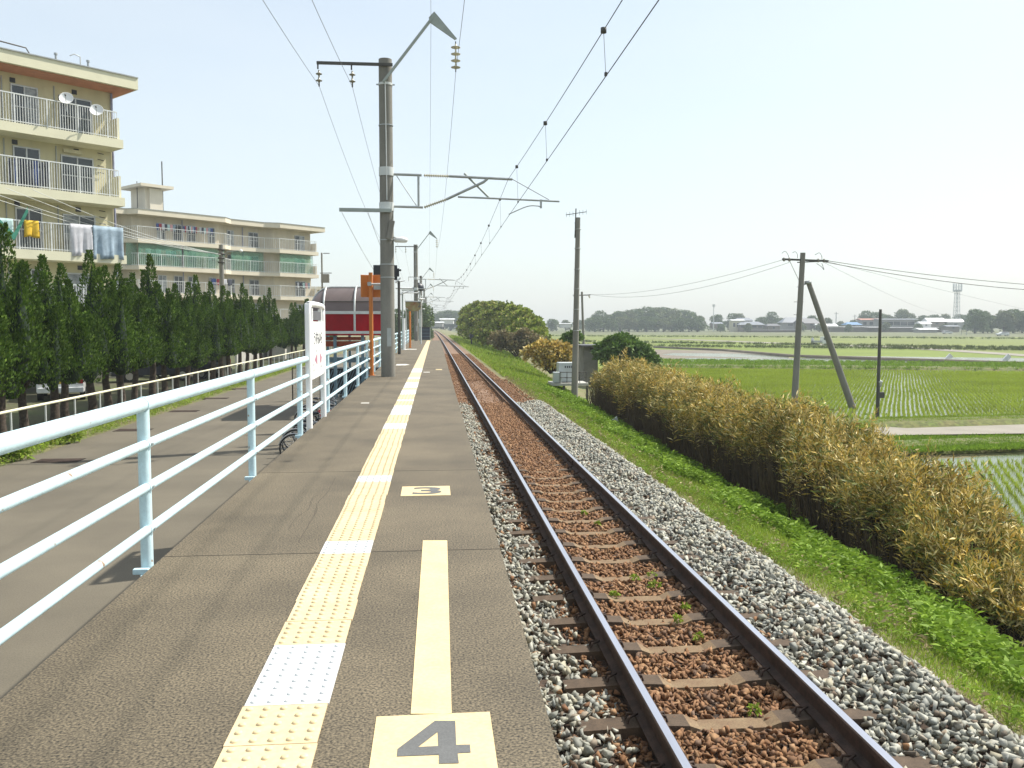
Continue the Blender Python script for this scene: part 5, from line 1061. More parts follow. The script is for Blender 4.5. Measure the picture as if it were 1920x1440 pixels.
grass('dry_grass', 'thin dry grass at the edge of the grey stones', 16000, lambda Y: (3.6+0*Y, 4.5+0*Y), 2.5, 60, .09, .006, 'dry_grass', 1.4, lambda X, Y: np.clip(1.3-(X-3.7)*1.2, 0, 1))
# leafy weeds: rosettes of broader leaves in drifts
def weeds(name, label, n, xf, y0, y1, h, m, lw=.02, zfun=slope_z, pw=1.2, k=9, patch=0):
    Y = y0+(y1-y0)*rng.random(n)**pw; lo, hi = xf(Y); X = lo+(hi-lo)*rng.random(n)
    if patch:
        kp = (np.sin(X*2.3+Y*1.1)+np.sin(Y*2.7-X*1.7)+.6*np.sin(X*5+Y*4)) > rng.normal(patch, .7, n); X, Y = X[kp], Y[kp]; n = len(X)
    Zz = zfun(X, Y); H = h*rng.uniform(.4, 1.2, n)
    P = np.repeat(np.stack([X, Y, Zz], 1), k, 0); Hh = np.repeat(H, k); f = np.tile(np.linspace(.25, 1, k), n)
    a = rng.uniform(0, 6.28, n*k); P[:, 2] += Hh*f; P[:, 0] += rng.normal(0, .015, n*k); P[:, 1] += rng.normal(0, .015, n*k)
    Dr = np.stack([np.cos(a), np.sin(a), rng.uniform(.1, .8, n*k)], 1); l_ = Hh*rng.uniform(.3, .55, n*k)
    V, Fc = leaves(P, Dr, l_, np.maximum(l_*.32, lw*.5), droop=.15)
    st = np.stack([X, Y, Zz], 1); V2, F2 = leaves(st, np.stack([rng.normal(0, .08, n), rng.normal(0, .08, n), np.ones(n)], 1), H*1.02, .008, 0)
    V = np.concatenate([V, V2]); Fc = np.concatenate([Fc, F2+len(V)-len(V2)])
    return tag(bulk(name, V, Fc, m), label, 'weeds', kind='stuff')
weeds('weeds', 'leafy green weeds along the foot of the bamboo thicket', 13000, lambda Y: (fxv(Y)-1.3-.35*np.sin(Y*1.9), fxv(Y)+.2+.2*np.sin(Y*1.3)), 3, 45, .24, 'weed', patch=-.5, k=11)
weeds('weeds', 'low leafy weeds scattered over the embankment', 15000, lambda Y: (3.9+0*Y, fxv(Y)-.3), 3, 45, .12, 'weed', k=8, patch=.2)
weeds('weeds', 'light yellow green weed tufts on the embankment', 7000, lambda Y: (3.8+0*Y, fxv(Y)), 3, 60, .13, 'grass', k=8, patch=.5)
weeds('weeds', 'dry brown weed stems among the embankment grass', 2600, lambda Y: (3.7+0*Y, fxv(Y)-.2), 3, 45, .17, 'dry_grass', k=6, patch=.3)
weeds('weeds', 'weeds along the verge between road and fence', 5200, lambda Y: (-10.45-.006*Y, -9.35-.006*Y), 15, 80, .16, 'grass', zfun=lambda X, Y: np.full(len(X), ROADZ))
def pxband(px0, px1, f0, f1):
    def g(n):
        px = rng.uniform(px0, px1, n); u = rng.random(n); py = f0(px)*(1-u)+f1(px)*u; return np.array([tuple(W(a, b_, PZ)) for a, b_ in zip(px, py)])
    return g
def band_tufts(name, label, n, g, h, m, zb=.05):
    P0 = g(n); k = 8; P = np.repeat(P0, k, 0); P[:, :2] += rng.normal(0, .09, (n*k, 2)); P[:, 2] = PZ+zb
    d = np.stack([rng.normal(0, .6, n*k), rng.normal(0, .6, n*k), np.ones(n*k)], 1); s_ = np.repeat(rng.uniform(.5, 1.2, n), k)*h
    V, Fc = leaves(P, d, s_, s_*.14, .2); return tag(bulk(name, V, Fc, m), label, 'grass', kind='stuff')
band_tufts('verge_grass', 'rough green verge between the farm road and the near paddy', 11000, pxband(1600, 2500, lambda p: 824-(p-1690)*.005-(p > 1920)*(p-1920)*.04, lambda p: 852-(p-1690)*.03-(p > 1920)*(p-1920)*.04), .2, 'weed')
band_tufts('verge_grass', 'rough green verge between the farm road and the large paddy', 11000, pxband(1450, 2500, lambda p: 787-(p-1700)*.02+(p < 1660)*(1660-p)*.14, lambda p: 797-(p-1700)*.025+(p < 1660)*(1660-p)*.14), .19, 'grass')
band_tufts('bank_grass', 'long grass bank beyond the large paddy', 9000, pxband(1150, 2600, lambda p: 676+(p-1230)*.010, lambda p: 690+(p-1230)*.008), .42, 'weed')
band_tufts('field_edge', 'dark grass strips dividing the far paddies', 3500, lambda n: np.concatenate([pxband(1020, 2500, lambda p: 630+(p-1020)*.006, lambda p: 631+(p-1020)*.006)(n//3), pxband(1020, 2500, lambda p: 648+(p-1020)*.010, lambda p: 649+(p-1020)*.010)(n//3), pxband(1020, 2500, lambda p: 640+(p-1020)*.016, lambda p: 640.7+(p-1020)*.016)(n-2*(n//3))]), .8, 'far_leaf_light')
# rice seedlings in rows
def rice(name, label, poly, az, h, row=.30, hill=.19, jitter=.02, k=4, w_=.012):
    pts = np.array([(p.x, p.y) for p in poly]); c, s_ = math.cos(az), math.sin(az)
    A = np.stack([pts[:, 0]*c-pts[:, 1]*s_, pts[:, 0]*s_+pts[:, 1]*c], 1); x0, y0 = A.min(0); x1, y1 = A.max(0)
    gx, gy = np.meshgrid(np.arange(x0, x1, row), np.arange(y0, y1, hill)); G = np.stack([gx.ravel(), gy.ravel()], 1)+rng.normal(0, jitter, (gx.size, 2))
    G[:, 0] += .02*np.sin(G[:, 1]*.35); X = G[:, 0]*c+G[:, 1]*s_; Y = -G[:, 0]*s_+G[:, 1]*c
    ins = np.zeros(len(X), bool); j = len(pts)-1
    for i in range(len(pts)):
        xi, yi = pts[i]; xj, yj = pts[j]; cond = ((yi > Y) != (yj > Y)) & (X < (xj-xi)*(Y-yi)/(yj-yi+1e-12)+xi); ins ^= cond; j = i
    dens = .93; ins &= rng.random(len(X)) < dens; X, Y = X[ins], Y[ins]; n = len(X)
    P = np.repeat(np.stack([X, Y, np.full(n, PZ-.01)], 1), k, 0); P[:, :2] += rng.normal(0, .015, (n*k, 2))
    d = np.stack([rng.normal(0, .3, n*k), rng.normal(0, .3, n*k), np.ones(n*k)], 1); ln = rng.uniform(.6, 1.15, n*k)*h
    V, Fc = leaves(P, d, ln, w_*(1+P[:, 1]/40), .1, bend=False); return tag(bulk(name, V, Fc, 'rice'), label, 'rice plants', kind='stuff')
raz = R(5.136)+math.atan((1690-960)/F)
rice('rice_plants', 'rows of young rice in the large flooded paddy', [W(*p_, PZ) for p_ in ((1232, 690.5), (2300, 702), (2300, 772), (1920, 787), (1660, 796), (1500, 800), (1260, 760))], raz, .22, k=5, w_=.015, row=.215, hill=.21)
rice('rice_plants', 'rows of young rice in the near paddy at the right edge', [Vector((8.2, 5, 0)), Vector((22, 5, 0)), W(2400, 850, PZ), W(1920, 862, PZ), W(1750, 868, PZ), Vector((9.5, 22, 0))], raz, .2, row=.23, hill=.15, k=6, w_=.013)
# ---- dry bamboo thicket
crest = [(1060, 712), (1085, 702), (1130, 684), (1180, 678), (1240, 695), (1300, 712), (1400, 742), (1500, 762), (1600, 786), (1650, 800), (1700, 832), (1760, 858), (1850, 935), (1920, 985), (2100, 1110), (2600, 1450)]
cx_, cy_ = zip(*crest)
def crest_z(Y):
    X = front_x(Y)+1.25; px, _ = proj((X, Y, 0)); py = float(np.interp(px, cx_, cy_)); return D(px, py, Y).z-.12-float(np.interp(Y, [4, 10, 13, 17], [.72, .5, .28, 0]))
yt = np.linspace(4, 38, 60); ct = np.array([crest_z(y) for y in yt]); ft = np.array([front_x(y) for y in yt])
def wob(Y, p=0): return (np.sin(Y*.73+p)+np.sin(Y*1.61+p*2.3)+.7*np.sin(Y*2.93+p*1.7)+.5*np.sin(Y*5.3+p))/3.2
def keepf(P, a, r, Y_=None):
    c = np.interp(P[:, 1], yt, ct); hf = (P[:, 2]+2.25)/(c+2.25); pr_ = np.clip((hf-(.42+.16*wob(P[:, 1], 9)))/.22, .05, 1); return (np.cos(a) < -.15) | (r.random(len(a)) < pr_)
def thicket(n, hi_bias, seed, lmin, lmax, inner):
    r = np.random.default_rng(seed); Y = 4+34*r.random(n)**1.15; c = np.interp(Y, yt, ct)+.30*wob(Y*1.5, 1)-.06; f = np.interp(Y, yt, ft)
    a = r.beta(*hi_bias, n)*math.pi*.98; base = -2.25; H = c-base
    ca, sa = np.cos(a), np.sin(a); Wd = 1.0+.1*np.sin(Y*2.1); bul = np.where(ca > 0, .95+.38*wob(Y, 4)+.15*np.sin(Y*4.1+a*5), 1.1)
    shell = 1-inner*r.random(n)**1.5; X = f+1.2-Wd*np.sign(ca)*np.abs(ca)**.6*bul*shell; Z = base+H*(sa**.7)*shell*(1+.05*r.normal(size=n))
    lump = .16*np.sin(Y*5.1+a*6)*np.sin(Y*2.3-a*4); X += lump*-ca; Z += np.abs(lump)*sa
    P = np.stack([X+r.normal(0, .05, n), Y, Z], 1); return P, a, r
P, a_, r_ = thicket(64000, (2.3, 2.0), 5, .1, .2, .5); kp = keepf(P, a_, r_); P, a_ = P[kp], a_[kp]
Dr = np.stack([-np.cos(a_)*.6+r_.normal(0, .5, len(P)), r_.normal(0, .6, len(P)), .6+r_.normal(0, .45, len(P))], 1); ln = r_.uniform(.07, .17, len(P))*(1+P[:, 1]*.008)
hd = thing('bamboo_thicket', 'dense hedge of dry yellow bamboo grass between the track and the paddies', 'hedge', (7.5, 20, -2.3))
def shift(V, t): return V-np.array(ROOT[t.name])
V, Fc = leaves(P, Dr, ln, ln*.17, .08); bulk('dry_leaves', shift(V, hd), Fc, 'straw_leaf', parent=hd)
P, a_, r_ = thicket(42000, (1.7, 2.4), 6, .1, .2, .5); kp = keepf(P, a_, r_); P, a_ = P[kp], a_[kp]; Dr = np.stack([-np.cos(a_)*.8+r_.normal(0, .6, len(P)), r_.normal(0, .7, len(P)), .2+r_.normal(0, .5, len(P))], 1); ln = r_.uniform(.09, .2, len(P))
V, Fc = leaves(P, Dr, ln, ln*.16, .1); bulk('green_leaves', shift(V, hd), Fc, 'bamboo_green', parent=hd)
n = 14000; Y = 4+34*rng.random(n)**1.15; f = np.interp(Y, yt, ft); X = f+.15+rng.random(n)**1.2*2.2; c = np.interp(Y, yt, ct)
Hc = (c+2.35)*rng.uniform(.55, 1.04, n)*np.clip(1-((X-f-1.2)/1.5)**2*.6, .3, 1)
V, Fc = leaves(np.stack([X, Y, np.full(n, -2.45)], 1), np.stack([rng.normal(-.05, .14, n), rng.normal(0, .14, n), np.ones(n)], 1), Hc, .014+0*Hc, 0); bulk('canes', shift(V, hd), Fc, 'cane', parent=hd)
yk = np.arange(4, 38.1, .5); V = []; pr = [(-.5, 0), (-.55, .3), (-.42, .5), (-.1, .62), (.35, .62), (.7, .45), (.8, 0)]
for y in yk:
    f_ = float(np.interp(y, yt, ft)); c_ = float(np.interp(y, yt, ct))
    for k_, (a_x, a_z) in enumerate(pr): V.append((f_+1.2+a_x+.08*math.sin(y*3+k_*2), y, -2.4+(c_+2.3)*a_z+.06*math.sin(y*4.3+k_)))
npz = len(pr); mbk = MB(); mbk.add(V, [(j*npz+i, j*npz+i+1, (j+1)*npz+i+1, (j+1)*npz+i) for j in range(len(yk)-1) for i in range(npz-1)]+[tuple(range(npz)), tuple(len(V)-1-i for i in range(npz))], 'hedge_shade'); mbk.build('shade_core', hd)  # solid core added to block light and show as the hedge's shaded inside
# plume tops standing out of the crest
r5 = np.random.default_rng(91); n = 4600; T, a5, _ = thicket(n, (2.0, 1.9), 17, 0, 0, .22); kp = keepf(T, a5, r5); T, a5 = T[kp], a5[kp]; n = len(T); k = 26
T[:, 2] += r5.uniform(-.1, .22, n)*(r5.random(n) < .5); T[:, 2] += np.where(r5.random(n) < .07, r5.uniform(.1, .4, n), 0)
f5 = np.interp(T[:, 1], yt, ft); up5 = np.stack([-np.cos(a5)*.35+r5.normal(0, .22, n), r5.normal(0, .25, n), np.ones(n)], 1); up5 /= np.linalg.norm(up5, axis=1)[:, None]; hh5 = r5.uniform(.35, .75, n)
fr = np.tile(np.linspace(0, 1, k), n); P = np.repeat(T, k, 0)-np.repeat(up5*hh5[:, None], k, 0)*(1-fr)[:, None]; ang = np.tile(np.arange(k)*2.4, n)+np.repeat(r5.uniform(0, 6.28, n), k)
Dr = np.repeat(up5, k, 0)*(.35+.8*fr)[:, None]+np.stack([np.cos(ang), np.sin(ang), np.zeros(n*k)], 1)*(1.05-.6*fr)[:, None]; ln = np.repeat(r5.uniform(.09, .19, n), k)*r5.uniform(.7, 1.2, n*k)*(1.1-.45*fr)*(1+P[:, 1]*.006)
V, Fc = leaves(P, Dr, ln, ln*.15, .12); isg = np.repeat(r5.random(n) < np.clip(.42-.5*np.sin(a5), .06, .5), k)
bulk('leaf_plumes', shift(V.reshape(-1, 4, 3)[~isg].reshape(-1, 3), hd), np.arange((~isg).sum()*4).reshape(-1, 4), 'straw_leaf', parent=hd)
bulk('green_plumes', shift(V.reshape(-1, 4, 3)[isg].reshape(-1, 3), hd), np.arange(isg.sum()*4).reshape(-1, 4), 'bamboo_green', parent=hd)
V, Fc = leaves(T-up5*hh5[:, None]*1.3, up5, hh5*1.35, .008, 0); bulk('stalks', shift(V, hd), Fc, 'cane', parent=hd)
# ---- generic bush / tree of leaf clumps
def clump_cloud(centres, radii, n, size, seed, squash=.85, core=True):
    r = np.random.default_rng(seed); cs = np.array(centres, float); rr = np.array(radii, float); wts = rr**2/np.sum(rr**2); idx = r.choice(len(cs), n, p=wts)
    d = r.normal(size=(n, 3)); d /= np.linalg.norm(d, axis=1)[:, None]; d[:, 2] = np.where(d[:, 2] < -.35, -d[:, 2], d[:, 2])
    lump = 1+.16*np.sin(d[:, 0]*7+idx)*np.sin(d[:, 1]*6+idx*2)+.1*np.sin(d[:, 2]*9); rad = rr[idx]*lump*(1-.35*r.random(n)**2)
    P = cs[idx]+d*rad[:, None]*np.array([1, 1, squash]); Dr = d+r.normal(0, .7, (n, 3)); Dr[:, 2] += .2; ln = r.uniform(.6, 1.4, n)*size
    return leaves(P, Dr, ln, ln*.6, .15)
def bush(name, label, cat, centres, radii, n, size, m, seed, base, core=True, trunk=True, group=None):
    rs_ = random.Random(seed); cc = list(centres); rr = list(radii)
    if min(radii) > .45:
        for c, q_ in zip(centres, radii):
            for _ in range(5):
                a = rs_.uniform(0, 6.28); e = rs_.uniform(-.2, 1.3); cc.append((c[0]+q_*math.cos(a)*math.cos(e)*.95, c[1]+q_*math.sin(a)*math.cos(e)*.95, c[2]+q_*.8*math.sin(e))); rr.append(q_*rs_.uniform(.22, .42))
    centres, radii = cc, rr
    t = thing(name, label, cat, base, group=group); V, Fc = clump_cloud(centres, radii, n, size, seed); bulk('crown', shift(V, t), Fc, m, parent=t)
    mb = MB()
    for c, r in list(zip(centres, radii))[:8]:
        c = Vector(c); g = Vector(base)
        if trunk: mb.tube([g+Vector(((c.x-g.x)*.1, (c.y-g.y)*.1, 0)), g.lerp(c, .5)+Vector((0, 0, -.05*r)), c], [r*.06+.03, r*.045+.02, .02], 'bark', 6)
    mb.build('stems', t); return t
# large bush mass beyond, dark bush by hut, yellow bushes
def pz(px, py, Y): return tuple(D(px, py, Y))
cs = []; rs = []
for px, py, Y, r in ((880, 592, 150, 1.7), (883, 610, 145, 1.8), (895, 587, 138, 1.7), (900, 605, 135, 2.0), (912, 588, 128, 1.6), (918, 606, 125, 1.9), (930, 587, 120, 1.6), (935, 603, 116, 1.8), (948, 589, 112, 1.5), (952, 608, 110, 1.8), (965, 594, 106, 1.4), (970, 612, 102, 1.6), (982, 602, 99, 1.3), (986, 620, 97, 1.5), (998, 612, 95, 1.1), (1002, 628, 92, 1.2), (1008, 642, 90, 1.0), (892, 622, 135, 1.7), (915, 624, 120, 1.7), (940, 626, 105, 1.6), (965, 634, 97, 1.4), (985, 640, 92, 1.3), (874, 605, 155, 1.4), (878, 624, 142, 1.5), (892, 631, 126, 1.4), (908, 637, 114, 1.3), (926, 641, 104, 1.3), (1004, 620, 90, 1.1), (1010, 634, 88, 1.0)):
    cs.append(pz(px, py, Y)); rs.append(r)
bush('bush_mass', 'large rounded mass of mixed green bushes right of the far track', 'bush', cs, rs, 34000, .38, 'leaf_mix', 3, pz(940, 650, 112))
cs = [pz(px, py, 84) for px, py in ((935, 640), (955, 648), (972, 652), (990, 656), (945, 650), (985, 640), (1005, 648))]; bush('brown_bush', 'brown leafless bush at the foot of the large green mass', 'bush', cs, [1.0, 1.2, 1.2, 1.2, .9, 1.1, 1.1], 6500, .26, 'leaf_brown', 4, pz(970, 668, 84))
cs = [pz(px, py, 56) for px, py in ((1003, 668), (1020, 664), (1038, 668), (1052, 668), (1025, 680), (1045, 685), (1062, 672), (1015, 655))]; bush('yellow_bush', 'yellow dry bamboo clump left of the control cabinets', 'bush', cs, [.7, .85, .9, .8, .8, .8, .6, .5], 7000, .24, 'straw_leaf', 5, pz(1035, 700, 56))
cs = [pz(px, py, 60) for px, py in ((1140, 668), (1160, 655), (1180, 660), (1200, 668), (1215, 680), (1145, 655), (1190, 680), (1165, 680), (1220, 688), (1150, 645))]; bush('dark_bush', 'dark green round bush beside the grey hut', 'bush', cs, [1.0, 1.05, 1.0, .9, .7, .7, 1.0, 1.1, .5, .5], 9000, .28, 'leaf_dark', 6, pz(1178, 700, 60))
cs = [pz(1068, 640, 62), pz(1078, 634, 62), pz(1064, 655, 62)]; bush('small_bush', 'small dark bush just left of the tall aerial pole', 'bush', cs, [.6, .5, .5], 2000, .22, 'leaf_dark', 7, pz(1070, 670, 62))
cs = [pz(px, py, 39) for px, py in ((1625, 789), (1640, 791), (1655, 790))]; bush('small_bush', 'low leafy plant at the foot of the thin meter pole', 'bush', cs, [.25, .3, .25], 1200, .16, 'weed', 8, pz(1640, 796, 39))
cs = [pz(1108, 792, 29), pz(1118, 798, 28), pz(1100, 790, 30)]; bush('grass_clump', 'taller grass clump on the embankment by the white marker', 'plant', cs, [.25, .25, .22], 1500, .16, 'grass', 9, pz(1110, 803, 28.5))
for i, (px, py, y) in enumerate(((25, 857, 0), (68, 832, 0), (122, 824, 0), (246, 776, 0), (395, 722, 0), (458, 714, 0))):
    p = W(px, py+6, ROADZ); bush('weed_clump', 'bright leafy weed clump at the road edge, %s from the near end' % order_words[i], 'plant', [(p.x, p.y, ROADZ+.13), (p.x+.2, p.y, ROADZ+.1), (p.x-.15, p.y+.1, ROADZ+.12)], [.2, .16, .16], 420, .12, 'grass', 20+i, (p.x, p.y, ROADZ), trunk=False, group='weed clumps at the road edge')
p = W(45, 1262, -.3); mb = MB()
for i in range(5):
    x0 = pe_l(3.3)-.01; y0 = 3.05+random.uniform(-.04, .04); mb.tube(spline([(x0, y0, -.15), (x0-.04, y0+.02, .03), (x0-.08-.03*i, y0+.06*i-.1, .12+.04*random.random())], 3), [.003]*7, 'dry_grass', 4)
tag(mb.build('dry_stalk'), 'dry grass stalks growing at the platform edge near the camera', 'plant')
# small sprouts between rails
for i, (px, py) in enumerate(((1223, 1083), (1228, 1103), (1190, 1088), (1152, 1120), (1285, 1143), (1270, 1165), (1310, 1200), (1415, 1338), (1095, 965), (1120, 985))):
    p = W(px, py, -1.2); bush('sprout', 'small green sprout between the rails, %s counting in the picture' % order_words[i], 'plant', [(p.x, p.y, -1.185)], [.03+.02*(i < 2)], 45, .035, 'grass', 40+i, (p.x, p.y, -1.22), trunk=False, group='sprouts between the rails')
# ---- distant trees
def far_tree_proto(seed, m):
    r = random.Random(seed); t = thing('far_tree', 'x', 'tree', (0, 0, -50)); cs, rs = [], []
    for i in range(15): a = r.uniform(0, 6.28); q_ = r.uniform(0, 3.4); cs.append((q_*math.cos(a), q_*math.sin(a), r.uniform(1.2, 8.2-q_*.5))); rs.append(r.uniform(1.4, 2.6))
    cs.append((0, 0, 7.4)); rs.append(2.6); V, Fc = clump_cloud(cs, rs, 3600, .7, seed); bulk('crown', V, Fc, m, parent=t)
    mb = LMB(); mb.tube([(0, 0, -.5), (.1, 0, 3), (0, .1, 6.5)], [.4, .3, .15], 'bark', 7); mb.build('trunk', t); return t
fp = [far_tree_proto(60+i, m) for i, m in enumerate(['far_leaf', 'far_leaf', 'far_leaf_light', 'far_leaf', 'far_leaf_light'])]; fused = [False]*5; fi = 0
def far_tree(px, ytop, depth, wf, label, k=None):
    global fi
    k = fi % 5 if k is None else k; fi += 1; g = cam_pt(px, depth); g.z = PZ; top = (609-ytop)/F*depth+CAMZ; s_ = (top-PZ)/10.0; sc3 = (s_*wf, s_*wf, s_)
    if not fused[k]: fused[k] = True; o = fp[k]; o.location = g; o.scale = sc3; o['label'] = label
    else: o = dup(fp[k], g, random.uniform(0, 6), sc3, label)
    o['group'] = 'trees along the horizon'
prof_ = [(1105, 597), (1125, 583), (1140, 590), (1160, 584), (1178, 582), (1195, 579), (1212, 576), (1228, 577), (1245, 577), (1262, 579), (1280, 581), (1296, 587), (1310, 592), (1085, 600), (1060, 600), (1035, 598)]
for i, (px, yt_) in enumerate(prof_):
    far_tree(px, yt_, 560+(i % 3)*14, 1.25, '%s tree from the left along the wooded ridge line' % order_words[i])
for i, px in enumerate(range(1115, 1315, 16)): far_tree(px, 594+(i % 3)*2, 520+i % 2*10, 1.5, '%s lower tree from the left before the wooded rise' % order_words[i], k=(i*3) % 5)
ex_ = [(1345, 590, 'round tree left of the pale mast', 0), (1372, 588, 'round tree right of the pale mast', 1), (1385, 588, 'pale green tree behind the cream house', 2), (1400, 601, 'small tree right of the cream house', 3), (1428, 594, 'tree behind the large hipped roof', 0), (1446, 585, 'tall dome shaped tree behind the low grey house', 1), (1462, 596, 'light green tree left of the leaning pole', 4), (1480, 600, 'small tree just left of the leaning pole', 0), (1520, 592, 'dark tree between the leaning pole and its prop', 3), (1550, 596, 'pale tree right of the prop pole', 2), (1575, 602, 'low tree line near the blue roof, left one', 4), (1598, 600, 'low tree near the blue roof, right one', 0), (1622, 583, 'big dark tree left of the meter pole', 1), (1640, 585, 'big dark tree just behind the meter pole', 0), (1662, 590, 'green tree right of the meter pole', 4), (1690, 580, 'tallest light green tree right of the meter pole', 2), (1705, 588, 'tree right of the tallest light one', 4), (1727, 592, 'low round tree left of the tower', 3), (1750, 590, 'tree left of the lattice tower', 0), (1770, 589, 'tree just left of the tower foot', 4), (1795, 590, 'tree at the tower foot', 3), (1812, 590, 'tree right of the tower foot', 0)]
for px, y, l, k in ex_: far_tree(px, y, 590 if k else 575, 1.1, l, k)
for i, (px, y) in enumerate(((1826, 580), (1842, 584), (1858, 592), (1880, 582), (1898, 580), (1915, 586), (1935, 582), (1960, 580), (1850, 605), (1890, 605), (1925, 608), (1990, 585), (2020, 582))):
    far_tree(px, y, 430+(i % 3)*10, 1.15, 'dense green tree at the right edge, %s of that group' % order_words[i], k=[0, 1, 3, 4][i % 4])
for i, (px, y) in enumerate(((820, 588), (832, 584), (845, 582), (858, 584), (870, 588), (806, 596), (880, 590))): far_tree(px, y, 620, 1.3, 'hazy tree at the end of the track, %s of that group' % order_words[i], k=[0, 3][i % 2])
for i, (px, y) in enumerate(((1402, 606), (1350, 607), (1500, 605), (1535, 607), (1590, 608), (1770, 607), (1785, 610), (1720, 607), (1660, 604))): far_tree(px, y, 500, 1.2, 'small garden tree among the far houses, %s from the left group' % order_words[i], k=[2, 0, 4][i % 3])
for i, (px, y) in enumerate(((785, 566), (775, 575), (768, 580), (795, 585), (745, 580), (730, 585))): far_tree(px, y, 170+i*5, .7, 'tree behind the far end of the platform, %s of that group' % order_words[i], k=[0, 1, 3][i % 3])
# ---- distant houses
def house(px, ybase, depth, wpx, hpx, rpx, wallm, roofm, label, rz=0, hip=True, wins=2, dm=8, cat='house'):
    g = cam_pt(px, depth); s_ = depth/F; wd = wpx*s_; h = hpx*s_; r = rpx*s_; base = CAMZ-(ybase-609)*s_
    t = thing('far_house', label, cat, (g.x, g.y, base), -BETA+rz); mb = LMB(); mb.box(-wd/2, wd/2, 0, dm, -1.5, h, wallm); mb.build('wall', t)
    mb = LMB(); o = .06*wd+.3; ins = wd*.22 if hip else 0
    V = [(-wd/2-o, -o, h), (wd/2+o, -o, h), (wd/2+o, dm+o, h), (-wd/2-o, dm+o, h), (-wd/2-o+ins, dm/2, h+r), (wd/2+o-ins, dm/2, h+r)]
    mb.add(V, [(0, 1, 5, 4), (2, 3, 4, 5), (1, 2, 5), (3, 0, 4), (3, 2, 1, 0)], roofm); mb.build('roof', t)
    for k in range(wins):
        x = -wd/2+wd*(k+.5)/wins; mb = LMB(); mb.box(x-wd*.09, x+wd*.09, -.05, .02, h*.35, h*.75, 'glass_dark'); mb.build('window', t)
    return t
H = [(1383, 619, 524, 22, 18, 2, 'wall_cream', 'roof_white', 'two storey cream house with many windows under the mast', 0, False, 3), (1395, 604, 560, 30, 3, 5, 'wall_brown', 'roof_grey', 'wide hipped grey roof behind the low house', 0, True, 2), (1408, 617, 520, 44, 8, 6, 'wall_brown', 'roof_grey', 'low long house with a blue grey tiled roof', 0, True, 4), (1450, 619, 515, 22, 8, 4, 'wall_brown', 'roof_dark', 'small dark house right of the low grey one', 0, True, 1), (1494, 614, 540, 52, 9, 10, 'wall_grey', 'roof_grey', 'large barn with a pale blue grey roof behind the leaning pole', 0, True, 2), (1520, 612, 535, 36, 6, 9, 'wall_brown', 'roof_dark', 'dark roofed barn seen between pole and prop', .5, False, 1), (1550, 615, 530, 34, 4, 4, 'wall_white', 'roof_white', 'white roofed shed right of the prop pole', 0, False, 1), (1600, 613, 540, 26, 4, 5, 'wall_grey', 'roof_blue', 'house with a bright blue roof left of the meter pole', 0, True, 1), (1632, 614, 545, 36, 14, 3, 'wall_grey', 'roof_red', 'building with a dull red roof behind the meter pole', 0, False, 3), (1680, 616, 530, 66, 17, 1.5, 'wall_grey', 'roof_grey', 'long two storey grey flat building', 0, False, 5), (1755, 611, 520, 30, 8, 7, 'wall_brown', 'roof_white', 'house with a gleaming white roof left of the tower', 0, False, 1), (1735, 613, 515, 18, 6, 4, 'wall_white', 'roof_white', 'small white roofed house beside the gleaming one', 0, False, 1), (1790, 613, 520, 30, 9, 6, 'wall_grey', 'roof_white', 'house with a bright roof below the tower', 0, False, 1), (1740, 625, 470, 32, 7, 3, 'wall_grey', 'roof_white', 'open shed with a long white roof beyond the paddies', 0, False, 0), (1786, 618, 490, 22, 6, 2, 'wall_brown', 'roof_grey', 'low grey roofed house beside the dense trees', 0, False, 1), (1345, 611, 545, 16, 4, 3, 'wall_brown', 'roof_grey', 'small grey roof left of the cream house', 0, False, 1), (1300, 607, 545, 16, 4, 2, 'wall_white', 'roof_blue', 'small house with a pale blue roof at the end of the wood', 0, False, 1), (1307, 601, 560, 12, 4, 2, 'wall_white', 'roof_white', 'white roofed house at the end of the wood', 0, False, 0), (1279, 613, 535, 12, 3, 4, 'wall_brown', 'roof_red', 'tiny house with a red brown roof before the wood', 0, False, 1), (1123, 612, 530, 14, 11, 1, 'wall_white', 'roof_white', 'small white two storey house at the left of the wood', 0, False, 2), (1852, 612, 440, 16, 3, 4, 'wall_grey', 'roof_white', 'white roof half hidden in the dense right trees', .3, False, 1), (1060, 610, 560, 20, 3, 1, 'wall_white', 'roof_white', 'low white buildings left of the aerial pole', 0, False, 0), (1035, 610, 570, 16, 3, 1, 'wall_white', 'roof_grey', 'low grey roofed building left of the aerial pole', 0, False, 0), (838, 603, 560, 24, 4, 2, 'wall_white', 'roof_white', 'pale low building at the end of the track', 0, False, 0), (820, 608, 520, 20, 3, 2, 'wall_grey', 'roof_white', 'white roofed low building left at the end of the track', 0, False, 0), (1450, 623, 500, 90, 4, .5, 'wall_brown', 'roof_dark', 'long dark hedge wall before the far houses', 0, False, 0), (1600, 618, 510, 90, 5, .4, 'wall_brown', 'roof_white', 'long wall with a pale coping left of the meter pole', 0, False, 0), (1710, 619, 505, 150, 5, .4, 'wall_brown', 'roof_white', 'long pale parapet in front of the flat building', 0, False, 0)]
for i, (px, yb, dp, wp, hp, rp, wm, rm, l, rz, hip, wn) in enumerate(H): house(px, yb, dp, wp, hp, rp, wm, rm, l, rz, hip, wn, cat='wall' if 'wall' in l or 'parapet' in l else 'house')
